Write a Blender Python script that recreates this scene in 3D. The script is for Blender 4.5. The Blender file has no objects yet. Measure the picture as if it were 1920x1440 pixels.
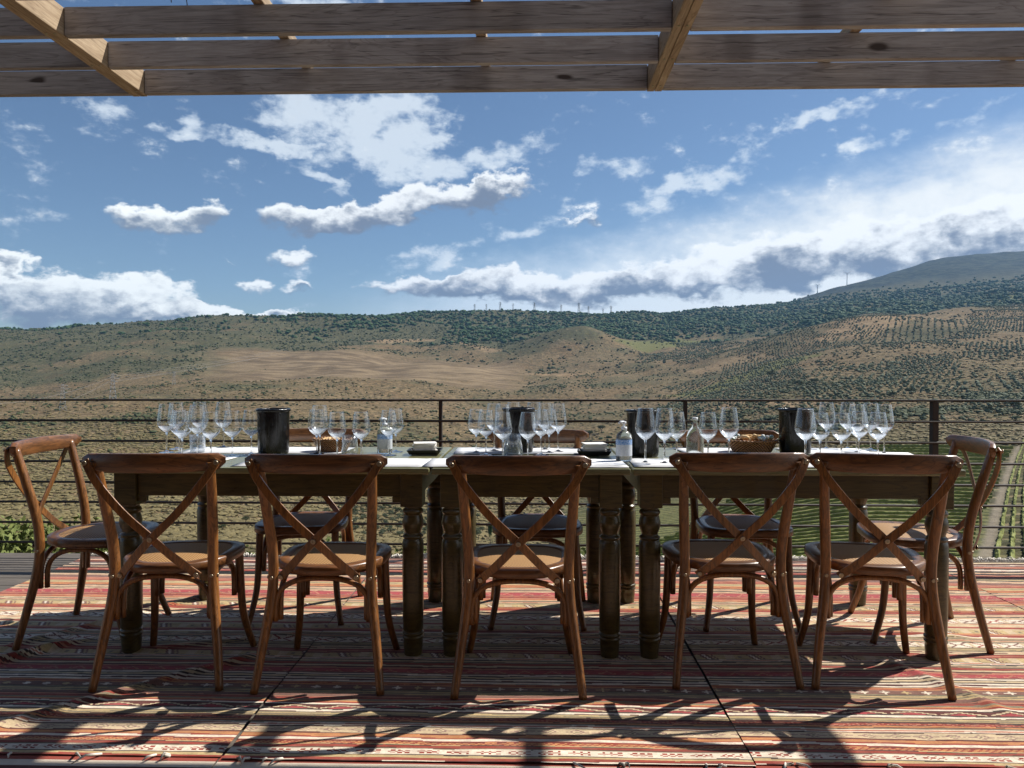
import bpy, math, random
import numpy as np
from mathutils import Vector, Matrix
random.seed(7); rng = np.random.default_rng(11)
SC = bpy.context.scene
COL = SC.collection
R = math.radians

# ------------------------------------------------------------------ camera
FPX = 1386.0; CAMH = 1.16; YAW = R(1.5)
cam = bpy.data.cameras.new('camera'); co = bpy.data.objects.new('camera', cam); COL.objects.link(co)
cam.sensor_width = 36; cam.lens = FPX * 36 / 1920; cam.clip_start = .05; cam.clip_end = 40000
co.location = (0, 0, CAMH)
co.rotation_euler = (R(90) - math.atan(20 / FPX), 0, YAW)
SC.camera = co
SC.view_settings.view_transform = 'Standard'; SC.view_settings.look = 'None'
SC.view_settings.gamma = 1; SC.view_settings.exposure = 0.50
SC.cycles.use_denoising = True
try: SC.cycles.denoiser = 'OPENIMAGEDENOISE'
except Exception: pass
SC.cycles.max_bounces = 10; SC.cycles.transparent_max_bounces = 24
SC.cycles.transmission_bounces = 10; SC.cycles.glossy_bounces = 4; SC.cycles.diffuse_bounces = 4
SC.cycles.volume_bounces = 0; SC.cycles.sample_clamp_indirect = 4
SC.cycles.caustics_reflective = False; SC.cycles.caustics_refractive = False

# ------------------------------------------------------------------ sun + sky
SUN = Vector((.84, .42, 1.0)).normalized()
sl = bpy.data.lights.new('sun', 'SUN'); so = bpy.data.objects.new('sun', sl); COL.objects.link(so)
sl.energy = 5.0; sl.angle = R(.5); sl.color = (1, .95, .87)
so.rotation_euler = SUN.to_track_quat('Z', 'Y').to_euler(); so.location = (0, 0, 30)

W = bpy.data.worlds.new('World'); SC.world = W; W.use_nodes = True
nt = W.node_tree; nt.nodes.clear(); NL = nt.links
class G:
    """tiny helper to write node graphs"""
    def __init__(s, nt): s.nt = nt
    def n(s, t, **kw):
        x = s.nt.nodes.new(t)
        for k, v in kw.items(): setattr(x, k, v)
        return x
    def put(s, sock, v):
        if hasattr(v, 'links') or isinstance(v, bpy.types.NodeSocket): s.nt.links.new(v, sock)
        else: sock.default_value = v
    def m(s, op, a, b=None, c=None, clamp=False):
        x = s.n('ShaderNodeMath', operation=op); x.use_clamp = clamp
        s.put(x.inputs[0], a)
        if b is not None: s.put(x.inputs[1], b)
        if c is not None: s.put(x.inputs[2], c)
        return x.outputs[0]
    def v(s, op, a, b=None):
        x = s.n('ShaderNodeVectorMath', operation=op); s.put(x.inputs[0], a)
        if b is not None: s.put(x.inputs[1], b)
        return x.outputs['Value'] if op in ('DOT_PRODUCT', 'LENGTH') else x.outputs[0]
    def noise(s, vec, scale, detail=4, rough=.55, dist=0.0):
        x = s.n('ShaderNodeTexNoise'); s.put(x.inputs['Vector'], vec)
        x.inputs['Scale'].default_value = scale; x.inputs['Detail'].default_value = detail
        x.inputs['Roughness'].default_value = rough; x.inputs['Distortion'].default_value = dist
        return x.outputs[0]
    def sm(s, x, a, b, o0=0.0, o1=1.0):
        r = s.n('ShaderNodeMapRange', interpolation_type='SMOOTHSTEP'); s.put(r.inputs[0], x)
        for i, q in enumerate((a, b, o0, o1)): s.put(r.inputs[i + 1], q)
        return r.outputs[0]
    def mix(s, f, a, b, bt='MIX'):
        x = s.n('ShaderNodeMix', data_type='RGBA', blend_type=bt); s.put(x.inputs[0], f)
        s.put(x.inputs[6], a if not isinstance(a, tuple) else (*a, 1)[:4])
        s.put(x.inputs[7], b if not isinstance(b, tuple) else (*b, 1)[:4])
        return x.outputs[2]
    def scale(s, vec, sc):
        x = s.n('ShaderNodeMapping'); s.put(x.inputs[0], vec); x.inputs['Scale'].default_value = sc
        return x.outputs[0]
    def bump(s, h, strength=.3, dist=.01):
        x = s.n('ShaderNodeBump'); s.put(x.inputs['Height'], h)
        x.inputs['Strength'].default_value = strength; x.inputs['Distance'].default_value = dist
        return x.outputs[0]
g = G(nt)
D = g.n('ShaderNodeTexCoord').outputs['Generated']
sep = g.n('ShaderNodeSeparateXYZ'); NL.new(D, sep.inputs[0])
az = g.m('ARCTAN2', sep.outputs[0], sep.outputs[1]); el = g.m('ARCSINE', sep.outputs[2])
cmb = g.n('ShaderNodeCombineXYZ'); NL.new(az, cmb.inputs[0]); NL.new(el, cmb.inputs[1])
P0 = cmb.outputs[0]
w1 = g.n('ShaderNodeTexNoise'); w1.inputs['Scale'].default_value = 9; w1.inputs['Detail'].default_value = 5; w1.inputs['Roughness'].default_value = .6
NL.new(g.scale(P0, (1, 1.7, 1)), w1.inputs['Vector'])
w1c = g.v('SUBTRACT', w1.outputs['Color'], (.5, .5, .5))
P1 = g.v('ADD', P0, g.v('MULTIPLY', w1c, (.11, .065, 0)))
w2 = g.n('ShaderNodeTexNoise'); w2.inputs['Scale'].default_value = 34; w2.inputs['Detail'].default_value = 4; NL.new(g.scale(P0, (1, 1.5, 1)), w2.inputs['Vector'])
P1 = g.v('ADD', P1, g.v('MULTIPLY', g.v('SUBTRACT', w2.outputs['Color'], (.5, .5, .5)), (.045, .030, 0)))
def sky_dir(px, py):
    a = math.atan((px - 960) / FPX); return a - YAW, math.atan((700 - py) / FPX * math.cos(a))
def blobs(lst, p):
    """sum of soft ellipses (px, py, rx, ry, tilt deg, weight) and weighted height inside them"""
    tot = None; hh = None
    for (px, py, rx, ry, rot, wt) in lst:
        a, e = sky_dir(px, py); ax = rx / FPX * math.cos(a) ** 2; ay = ry / FPX * math.cos(a)
        c, s_ = math.cos(R(rot)), math.sin(R(rot))
        E1 = (c / ax, s_ / ax, 0); E2 = (-s_ / ay, c / ay, 0)
        A = g.m('SUBTRACT', g.v('DOT_PRODUCT', p, E1), a * E1[0] + e * E1[1])
        B = g.m('SUBTRACT', g.v('DOT_PRODUCT', p, E2), a * E2[0] + e * E2[1])
        r2 = g.m('MULTIPLY_ADD', A, A, g.m('MULTIPLY', B, B))
        f = g.m('SUBTRACT', 1.0, r2, clamp=True)
        f = g.m('MULTIPLY', f, wt)
        tot = f if tot is None else g.m('ADD', tot, f)
        fb = g.m('MULTIPLY', f, B)
        hh = fb if hh is None else g.m('ADD', hh, fb)
    return tot, g.m('DIVIDE', hh, g.m('ADD', tot, .05))
nz = g.noise(g.scale(P0, (1, 1.8, 1)), 14, 9, .62)
nz_c = g.m('SUBTRACT', nz, .5)
nzf = g.noise(g.scale(P0, (1, 1.5, 1)), 38, 6, .6)
# thin white cloud
A_, hA = blobs([(640, 245, 200, 75, 0, 1.0), (755, 205, 110, 55, 0, .9), (450, 263, 190, 18, -2, .9), (790, 300, 130, 55, 0, .8),
    (920, 300, 140, 34, 10, .7), (615, 345, 70, 16, -28, .8), (190, 222, 80, 36, 5, .65), (1150, 312, 100, 34, 10, .75),
    (1560, 212, 130, 18, 6, .85), (1340, 320, 130, 30, 18, .75), (1000, 420, 150, 22, 8, .45), (1480, 150, 60, 20, 0, .4),
    (1450, 255, 90, 18, 10, .4), (840, 470, 190, 24, 14, .7), (560, 20, 160, 22, 0, .8), (1235, 370, 90, 40, 10, .5), (1700, 255, 260, 20, 12, .5)], P1)
thin = g.sm(g.m('ADD', g.m('MULTIPLY_ADD', nz_c, 2.6, g.m('MULTIPLY', g.m('MINIMUM', A_, 1.1), .95)), g.m('MULTIPLY', g.m('SUBTRACT', nzf, .5), 1.6)), .18, 1.0)
# big pale sheet under a rising diagonal
aL, eL = sky_dir(560, 560); aM, eM = sky_dir(1920, 225)
k = (eM - eL) / (aM - aL)
line = g.m('SUBTRACT', g.m('MULTIPLY_ADD', az, k, eL - aL * k), el)         # >0 below the line
line = g.m('ADD', line, g.m('MULTIPLY', nz_c, .085))
sheet = g.m('MULTIPLY', g.sm(line, -.03, .055), g.sm(az, aL - .04, aL + .30))
sheet = g.m('MULTIPLY', sheet, g.sm(g.m('ADD', nzf, g.m('MULTIPLY', line, 4.0)), .25, .8, .72, 1.0))
# cumulus
C_, hC = blobs([(290, 408, 135, 34, 0, .9), (400, 400, 60, 30, 0, .7), (560, 415, 120, 34, 4, .9), (690, 400, 130, 36, 6, .9), (830, 372, 130, 38, 8, .9), (945, 360, 80, 30, 0, .8),
    (475, 535, 66, 20, 0, .62), (545, 474, 70, 22, 0, .5), (570, 548, 56, 15, 0, .5), (1090, 412, 50, 16, 8, .5), (425, 488, 25, 8, 0, .5),
    (60, 560, 190, 85, 0, 1.0), (230, 560, 160, 62, 0, 1.0), (20, 485, 60, 26, 0, .8), (400, 590, 160, 30, 0, 1.0), (520, 590, 60, 14, 0, .7),
    (800, 545, 130, 34, 0, .9), (930, 535, 110, 36, 0, .9), (1080, 545, 150, 42, 4, 1.0), (1270, 515, 150, 58, 8, 1.0), (1430, 505, 150, 75, 8, 1.0),
    (1600, 480, 180, 80, 8, 1.0), (1790, 450, 200, 80, 6, 1.0), (1960, 440, 160, 80, 0, 1.0)], P1)
big = g.m('ADD', g.m('MULTIPLY_ADD', nz_c, 1.7, g.m('MINIMUM', C_, 1.15)), g.m('MULTIPLY', g.m('SUBTRACT', nzf, .5), .9))
cum = g.sm(g.m('MULTIPLY_ADD', g.sm(hC, .1, -.6), -.12, big), .22, g.sm(hC, -.5, .3, .85, .60))
nzb = g.noise(g.v('ADD', g.scale(P1, (1, 1.6, 1)), (.0, -.03, 0)), 9, 7, .55)
sh = g.m('ADD', g.m('MULTIPLY', hC, 1.25), g.m('ADD', g.m('MULTIPLY', g.m('SUBTRACT', nzb, .5), 2.8), g.m('MULTIPLY', g.m('SUBTRACT', nzf, .5), 1.6)))
edge = g.sm(big, .85, .35)
lit = g.sm(g.m('ADD', sh, g.m('MULTIPLY', g.m('MULTIPLY', edge, g.sm(hC, -.25, .25)), .45)), -.45, .6)
ccol = g.mix(lit, (.185, .228, .31), (.93, .96, .98))
warm = g.mix(g.m('SUBTRACT', 1.0, g.sm(az, -.5, -.2)), (1, 1, 1), (1.12, 1.12, 1.08))
ccol = g.mix(1.0, ccol, warm, 'MULTIPLY')
sky = g.n('ShaderNodeTexSky', sky_type='NISHITA'); sky.sun_disc = False
sky.sun_elevation = math.asin(SUN.z); sky.sun_rotation = math.atan2(SUN.x, SUN.y)
sky.altitude = 300; sky.air_density = 1.0; sky.dust_density = .25; sky.ozone_density = 4.0
bsky = g.n('ShaderNodeBackground'); NL.new(sky.outputs[0], bsky.inputs[0]); bsky.inputs[1].default_value = .064
bcl = g.n('ShaderNodeBackground'); bcl.inputs[1].default_value = .78
white = g.mix(g.m('MULTIPLY', thin, 1.0), (.62, .72, .84), (.70, .78, .86))
shc = g.mix(g.sm(az, -.15, .5), (.66, .76, .86), (.90, .93, .93))
tcol = g.mix(sheet, white, shc)
ta = g.m('SUBTRACT', 1.0, g.m('MULTIPLY', g.m('SUBTRACT', 1.0, g.m('MULTIPLY', thin, .86)), g.m('SUBTRACT', 1.0, g.m('MULTIPLY', sheet, .93))))
wc = g.m('DIVIDE', cum, g.m('ADD', g.m('MULTIPLY_ADD', ta, g.m('SUBTRACT', 1.0, cum), cum), .001), clamp=True)
NL.new(g.mix(wc, tcol, ccol), bcl.inputs[0])
cov = g.m('SUBTRACT', 1.0, g.m('MULTIPLY', g.m('SUBTRACT', 1.0, ta), g.m('SUBTRACT', 1.0, g.m('MULTIPLY', cum, .96))))
cov = g.m('MULTIPLY', cov, g.sm(el, -.02, .0))
mx = g.n('ShaderNodeMixShader'); NL.new(cov, mx.inputs[0]); NL.new(bsky.outputs[0], mx.inputs[1]); NL.new(bcl.outputs[0], mx.inputs[2])
wo = g.n('ShaderNodeOutputWorld'); NL.new(mx.outputs[0], wo.inputs[0])

# ------------------------------------------------------------------ helpers
def mat(name, fn):
    m = bpy.data.materials.new(name); m.use_nodes = True; t = m.node_tree; t.nodes.clear()
    gg = G(t); b = gg.n('ShaderNodeBsdfPrincipled'); o = gg.n('ShaderNodeOutputMaterial')
    t.links.new(b.outputs[0], o.inputs[0]); fn(gg, b, o); return m
def OC(gg): return gg.n('ShaderNodeTexCoord').outputs['Object']
def RND(gg): return gg.n('ShaderNodeObjectInfo').outputs['Random']

class MB:
    def __init__(s): s.v = []; s.f = []; s.sm = []
    def add(s, vs, fs, smooth=False):
        o = len(s.v); s.v += [tuple(p) for p in vs]; s.f += [tuple(i + o for i in f) for f in fs]; s.sm += [smooth] * len(fs); return s
    def box(s, x0, x1, y0, y1, z0, z1, M=None):
        vs = [Vector((x, y, z)) for x in (x0, x1) for y in (y0, y1) for z in (z0, z1)]
        if M: vs = [M @ p for p in vs]
        return s.add(vs, [(0, 1, 3, 2), (4, 6, 7, 5), (0, 4, 5, 1), (2, 3, 7, 6), (0, 2, 6, 4), (1, 5, 7, 3)])
    def tube(s, pts, rad, n=10, caps=True, flat=None):
        """sweep a circle (or rectangle when flat=(w,t)) along pts"""
        pts = [Vector(p) for p in pts]; N = len(pts)
        if not hasattr(rad, '__len__'): rad = [rad] * N
        vs = []; up = None
        for i, p in enumerate(pts):
            t = (pts[min(i + 1, N - 1)] - pts[max(i - 1, 0)]).normalized()
            if up is None:
                up = Vector((0, 0, 1)) if abs(t.z) < .9 else Vector((0, 1, 0))
            a = (up - t * up.dot(t)).normalized(); b = t.cross(a); up = a
            for k_ in range(n):
                q = 2 * math.pi * k_ / n
                vs.append(p + (a * math.cos(q) + b * math.sin(q)) * rad[i])
        fs = [(i * n + k_, i * n + (k_ + 1) % n, (i + 1) * n + (k_ + 1) % n, (i + 1) * n + k_) for i in range(N - 1) for k_ in range(n)]
        s.add(vs, fs, True)
        if caps:
            o = len(s.v) - len(vs)
            s.f += [tuple(o + k_ for k_ in range(n))[::-1], tuple(o + (N - 1) * n + k_ for k_ in range(n))]; s.sm += [False, False]
        return s
    def strip(s, pts, w, t, side):
        """flat bent strip: width w across (dir computed from tangent x side), thickness t along side"""
        pts = [Vector(p) for p in pts]; N = len(pts); side = Vector(side); vs = []
        ws = w if hasattr(w, '__len__') else [w] * N
        for i, p in enumerate(pts):
            tg = (pts[min(i + 1, N - 1)] - pts[max(i - 1, 0)]).normalized()
            b = tg.cross(side).normalized(); n_ = b.cross(tg).normalized()
            for sa, sb in ((-1, -1), (1, -1), (1, 1), (-1, 1)): vs.append(p + b * ws[i] / 2 * sa + n_ * t / 2 * sb)
        fs = [(i * 4 + k_, i * 4 + (k_ + 1) % 4, i * 4 + 4 + (k_ + 1) % 4, i * 4 + 4 + k_) for i in range(N - 1) for k_ in range(4)]
        fs += [(3, 2, 1, 0), tuple((N - 1) * 4 + k_ for k_ in range(4))]
        return s.add(vs, fs)
    def lathe(s, prof, n=24, sx=1, sy=1, c=(0, 0, 0), smooth=True):
        vs = [(c[0] + r * math.cos(2 * math.pi * k_ / n) * sx, c[1] + r * math.sin(2 * math.pi * k_ / n) * sy, c[2] + z) for r, z in prof for k_ in range(n)]
        fs = [(i * n + k_, i * n + (k_ + 1) % n, (i + 1) * n + (k_ + 1) % n, (i + 1) * n + k_) for i in range(len(prof) - 1) for k_ in range(n)]
        return s.add(vs, fs, smooth)
    def build(s, name, m, parent=None, bevel=0, loc=None, rz=0):
        me = bpy.data.meshes.new(name); me.from_pydata(s.v, [], s.f); me.polygons.foreach_set('use_smooth', s.sm); me.update()
        if m: me.materials.append(m)
        o = bpy.data.objects.new(name, me); COL.objects.link(o)
        if parent: o.parent = parent
        if loc: o.location = loc
        if rz: o.rotation_euler.z = rz
        if bevel:
            b = o.modifiers.new('bevel', 'BEVEL'); b.width = bevel; b.segments = 2; b.limit_method = 'ANGLE'; b.angle_limit = R(50)
        return o
def tag(o, label=None, cat=None, group=None, kind=None):
    if label: o['label'] = label
    if cat: o['category'] = cat
    if group: o['group'] = group
    if kind: o['kind'] = kind
    return o
def empty(name, loc=(0, 0, 0), rz=0):
    o = bpy.data.objects.new(name, None); COL.objects.link(o); o.location = loc; o.rotation_euler = (0, 0, rz); o.empty_display_size = .1; return o
def kids(o): return [c for c in COL.objects if c.parent == o]
def copy_tree(o, parent=None, ch=None):
    c = o.copy(); COL.objects.link(c); c.parent = parent
    for q in kids(o): copy_tree(q, c)
    return c
def np_mesh(name, V, Fc, m, smooth=False):
    me = bpy.data.meshes.new(name); nv, nf, kf = len(V), len(Fc), Fc.shape[1]
    me.vertices.add(nv); me.vertices.foreach_set('co', np.ascontiguousarray(V, dtype=np.float32).ravel())
    me.loops.add(nf * kf); me.loops.foreach_set('vertex_index', np.ascontiguousarray(Fc, dtype=np.int32).ravel())
    me.polygons.add(nf); me.polygons.foreach_set('loop_start', np.arange(0, nf * kf, kf, dtype=np.int32))
    me.polygons.foreach_set('loop_total', np.full(nf, kf, dtype=np.int32))
    me.polygons.foreach_set('use_smooth', np.full(nf, smooth, dtype=bool)); me.update(calc_edges=True)
    if m: me.materials.append(m)
    o = bpy.data.objects.new(name, me); COL.objects.link(o); return o
def vnoise(x, y, seed=0):
    xi = np.floor(x).astype(np.int64); yi = np.floor(y).astype(np.int64); fx = x - xi; fy = y - yi
    fx = fx * fx * (3 - 2 * fx); fy = fy * fy * (3 - 2 * fy)
    def h(a, b):
        n = (a * 374761393 + b * 668265263 + seed * 1442695041) & 0x7fffffff
        n = ((n ^ (n >> 13)) * 1274126177) & 0x7fffffff
        return ((n ^ (n >> 16)) & 0xffff) / 65535.0
    return (h(xi, yi) * (1 - fx) + h(xi + 1, yi) * fx) * (1 - fy) + (h(xi, yi + 1) * (1 - fx) + h(xi + 1, yi + 1) * fx) * fy
def fbm(x, y, seed=0, o=4):
    t = 0; a = .5; 
    for i in range(o): t = t + a * (vnoise(x * 2 ** i, y * 2 ** i, seed + i) - .5); a *= .5
    return t * 2

# ------------------------------------------------------------------ terrain
COLS = {
 -500: [(5, -1.6), (110, 1110), (160, 1045), (230, 985), (350, 915), (550, 850), (850, 797), (1050, 768), (1250, 785), (1700, 722), (2300, 640), (2800, 606), (3600, 650), (5500, 690), (9500, 700)],
 0: [(5, -1.6), (110, 1110), (160, 1045), (230, 985), (350, 915), (550, 850), (850, 792), (1050, 757), (1250, 772), (1700, 715), (2300, 640), (2800, 605), (3600, 650), (5500, 690), (9500, 700)],
 320: [(5, -1.6), (110, 1110), (160, 1045), (230, 985), (350, 915), (550, 850), (850, 783), (1150, 735), (1350, 716), (1550, 712), (2100, 645), (2800, 600), (3300, 606), (4500, 650), (9500, 700)],
 640: [(5, -1.6), (110, 1130), (180, 1055), (270, 1000), (400, 935), (620, 862), (850, 805), (1150, 740), (1420, 690), (1600, 697), (1850, 680), (2300, 645), (3000, 606), (3600, 590), (5000, 640), (9500, 700)],
 960: [(5, -1.6), (110, 1150), (200, 1055), (300, 1003), (480, 930), (750, 860), (1050, 800), (1350, 750), (1650, 708), (1900, 706), (2300, 664), (3000, 612), (3700, 586), (5000, 620), (9500, 690)],
 1280: [(5, -1.6), (110, 1080), (160, 1040), (250, 985), (380, 925), (560, 865), (800, 805), (1100, 755), (1500, 712), (1900, 676), (2300, 652), (3000, 610), (3900, 579), (5500, 620), (9500, 690)],
 1440: [(5, -1.6), (110, 1068), (150, 1018), (220, 955), (330, 890), (480, 835), (700, 780), (950, 735), (1300, 690), (1700, 645), (2000, 640), (2400, 640), (3400, 596), (4500, 567), (6000, 590), (9500, 690)],
 1600: [(5, -1.6), (110, 1060), (145, 1005), (210, 935), (300, 872), (430, 817), (620, 765), (850, 722), (1200, 670), (1600, 612), (1850, 600), (2300, 607), (3200, 580), (4500, 552), (5800, 524), (9500, 660)],
 1760: [(5, -1.6), (110, 1062), (145, 1002), (210, 932), (300, 868), (430, 812), (620, 757), (850, 712), (1200, 655), (1600, 605), (2000, 590), (2500, 592), (3300, 568), (4500, 536), (6000, 472), (9500, 620)],
 1920: [(5, -1.6), (110, 1062), (145, 1000), (210, 930), (300, 865), (430, 808), (620, 750), (850, 705), (1200, 648), (1600, 600), (2000, 578), (2600, 566), (3400, 545), (4500, 524), (6100, 463), (9500, 600)],
 2500: [(5, -1.6), (110, 1062), (145, 1000), (210, 930), (300, 865), (430, 808), (620, 750), (850, 705), (1200, 648), (1600, 600), (2000, 575), (2600, 560), (3400, 540), (4500, 514), (6100, 450), (9500, 580)]}
LY = np.linspace(math.log(5), math.log(9500), 240)
cx = sorted(COLS); TAB = []
for c in cx:
    L = COLS[c]; yy = np.array([math.log(a) for a, b in L]); aa = [math.atan2(-2.76, 5)] + [-(b - 700) / FPX for a, b in L[1:]]
    TAB.append(np.interp(LY, yy, aa))
TAB = np.array(TAB); kf_ = np.array([1, 2, 3, 4, 3, 2, 1.]); kf_ /= kf_.sum()
TAB = np.array([np.convolve(np.pad(r, 3, 'edge'), kf_, 'valid') for r in TAB])
CU = np.array(cx, float)
FINE = np.linspace(-500, 2500, 601); TF = np.array([np.interp(FINE, CU, TAB[:, j]) for j in range(TAB.shape[1])]).T
ker = np.exp(-np.linspace(-2, 2, 31) ** 2); ker /= ker.sum()
TF = np.array([np.convolve(np.pad(TF[:, j], 15, 'edge'), ker, 'valid') for j in range(TF.shape[1])]).T
def pxof(X, Y): return 960 + FPX * (X / np.maximum(Y, 1) + math.tan(YAW))
def ground(X, Y, fine=True):
    X = np.asarray(X, float); Y = np.asarray(Y, float)
    px = np.clip(pxof(X, Y), -499, 2499); ly = np.clip(np.log(np.maximum(Y, 5)), LY[0], LY[-1] - 1e-6)
    fi = (px + 500) / 5; i0 = np.clip(np.floor(fi).astype(int), 0, 599); fu = fi - i0
    gj = (ly - LY[0]) / (LY[1] - LY[0]); j0 = np.clip(np.floor(gj).astype(int), 0, 238); fv = gj - j0
    s = (TF[i0, j0] * (1 - fu) + TF[i0 + 1, j0] * fu) * (1 - fv) + (TF[i0, j0 + 1] * (1 - fu) + TF[i0 + 1, j0 + 1] * fu) * fv
    z = CAMH + s * np.maximum(Y, 5)
    k1 = np.clip((Y - 120) / 1200, 0, 1)
    z = z + 26 * k1 * fbm(X / 520, Y / 520, 3, 3) + 13 * k1 * fbm(X / 170, Y / 210, 9, 3) * np.clip(Y / 1500, 0, 1.3)
    z = z + 1.6 * np.clip((Y - 150) / 300, 0, 1) * fbm(X / 45, Y / 45, 15, 3)
    def bump(px0, y0, h, sx, sy): 
        x0 = ((px0 - 960) / FPX - math.tan(YAW)) * y0
        return h * np.exp(-((X - x0) / sx) ** 2 - ((Y - y0) / sy) ** 2)
    z = z + bump(1085, 2350, 62, 150, 190) + bump(850, 1800, 22, 230, 130) + bump(1035, 9000, 190, 330, 300) + bump(1510, 1750, 22, 260, 160)
    z = z + bump(560, 3000, 26, 330, 200) + bump(900, 3500, 20, 400, 240)
    return z
NU, NY = 620, 460
uu = np.linspace(-1.35, 1.35, NU); ys = np.exp(np.linspace(math.log(5.2), math.log(9400), NY))
UU, YY = np.meshgrid(uu, ys); XX = UU * YY; ZZ = ground(XX, YY)
V = np.stack([XX, YY, ZZ], -1).reshape(-1, 3)
ii = (np.arange(NY - 1)[:, None] * NU + np.arange(NU - 1)[None, :]).ravel()
FF = np.stack([ii, ii + 1, ii + NU + 1, ii + NU], 1)
px = pxof(V[:, 0], V[:, 1]); Yv = V[:, 1]; Xv = V[:, 0]
def ss(x, a, b): t = np.clip((x - a) / (b - a), 0, 1); return t * t * (3 - 2 * t)
def cover(X, Y):
    """land cover: veg (green), bare (ploughed), terr (terraces), dry"""
    px = pxof(X, Y); n1 = fbm(X / 260, Y / 260, 31, 4); n2 = fbm(X / 90, Y / 90, 41, 4)
    veg = .27 + .6 * n2 + .25 * n1
    lh = ss(Y, 1450, 1700) * (1 - ss(px, 560, 800)); veg = veg + lh * (.46 + .6 * n1)
    ctr = ss(Y, 2150, 2500) * ss(px, 480, 800); veg = veg + ctr * (.56 + .7 * n1)
    veg = veg + ss(Y, 2500, 3000) * ss(px, 900, 1200) * (.3 + .8 * n2) + ss(Y, 2700, 3200) * .5
    rt = ss(px, 1240, 1380) * ss(Y, 420, 800) ; veg = veg + rt * (.12 + .6 * n1)
    veg = veg + ss(px, 980, 1120) * (1 - ss(Y, 330, 600)) * .45
    veg = veg + ss(px, 1420, 1560) * (1 - ss(Y, 260, 420)) * .2
    veg = veg + .35 * (1 - ss(Y, 180, 250)) * (1 - ss(px, 900, 1100))
    bare = (ss(Y, 1430, 1520) * (1 - ss(Y, 2000, 2150))) * ss(px, 300, 520) * (1 - ss(px, 930, 1010)) * ss(n2, -.55, -.25)
    veg = veg * (1 - bare)
    terr = (1 - ss(Y, 700, 1000)) * (1 - ss(px, 900, 1250)) * .9 + ss(px, 1260, 1400) * (1 - ss(Y, 900, 1300)) * .8 + .25
    terr = terr * (1 - bare)
    trk = 0 * px
    return np.clip(veg, 0, 1), np.clip(bare, 0, 1), np.clip(terr, 0, 1)
veg, bare, terr = cover(Xv, Yv)
def track_x(Y):   # dirt track between the two vineyard blocks
    px_ = np.interp(Y, [100, 112, 145, 210, 300, 420, 560], [1818, 1832, 1846, 1862, 1880, 1900, 1915])
    return ((px_ - 960) / FPX - math.tan(YAW)) * Y
trk = np.exp(-((Xv - track_x(Yv)) / 1.35) ** 4) * (Yv < 600)
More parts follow.
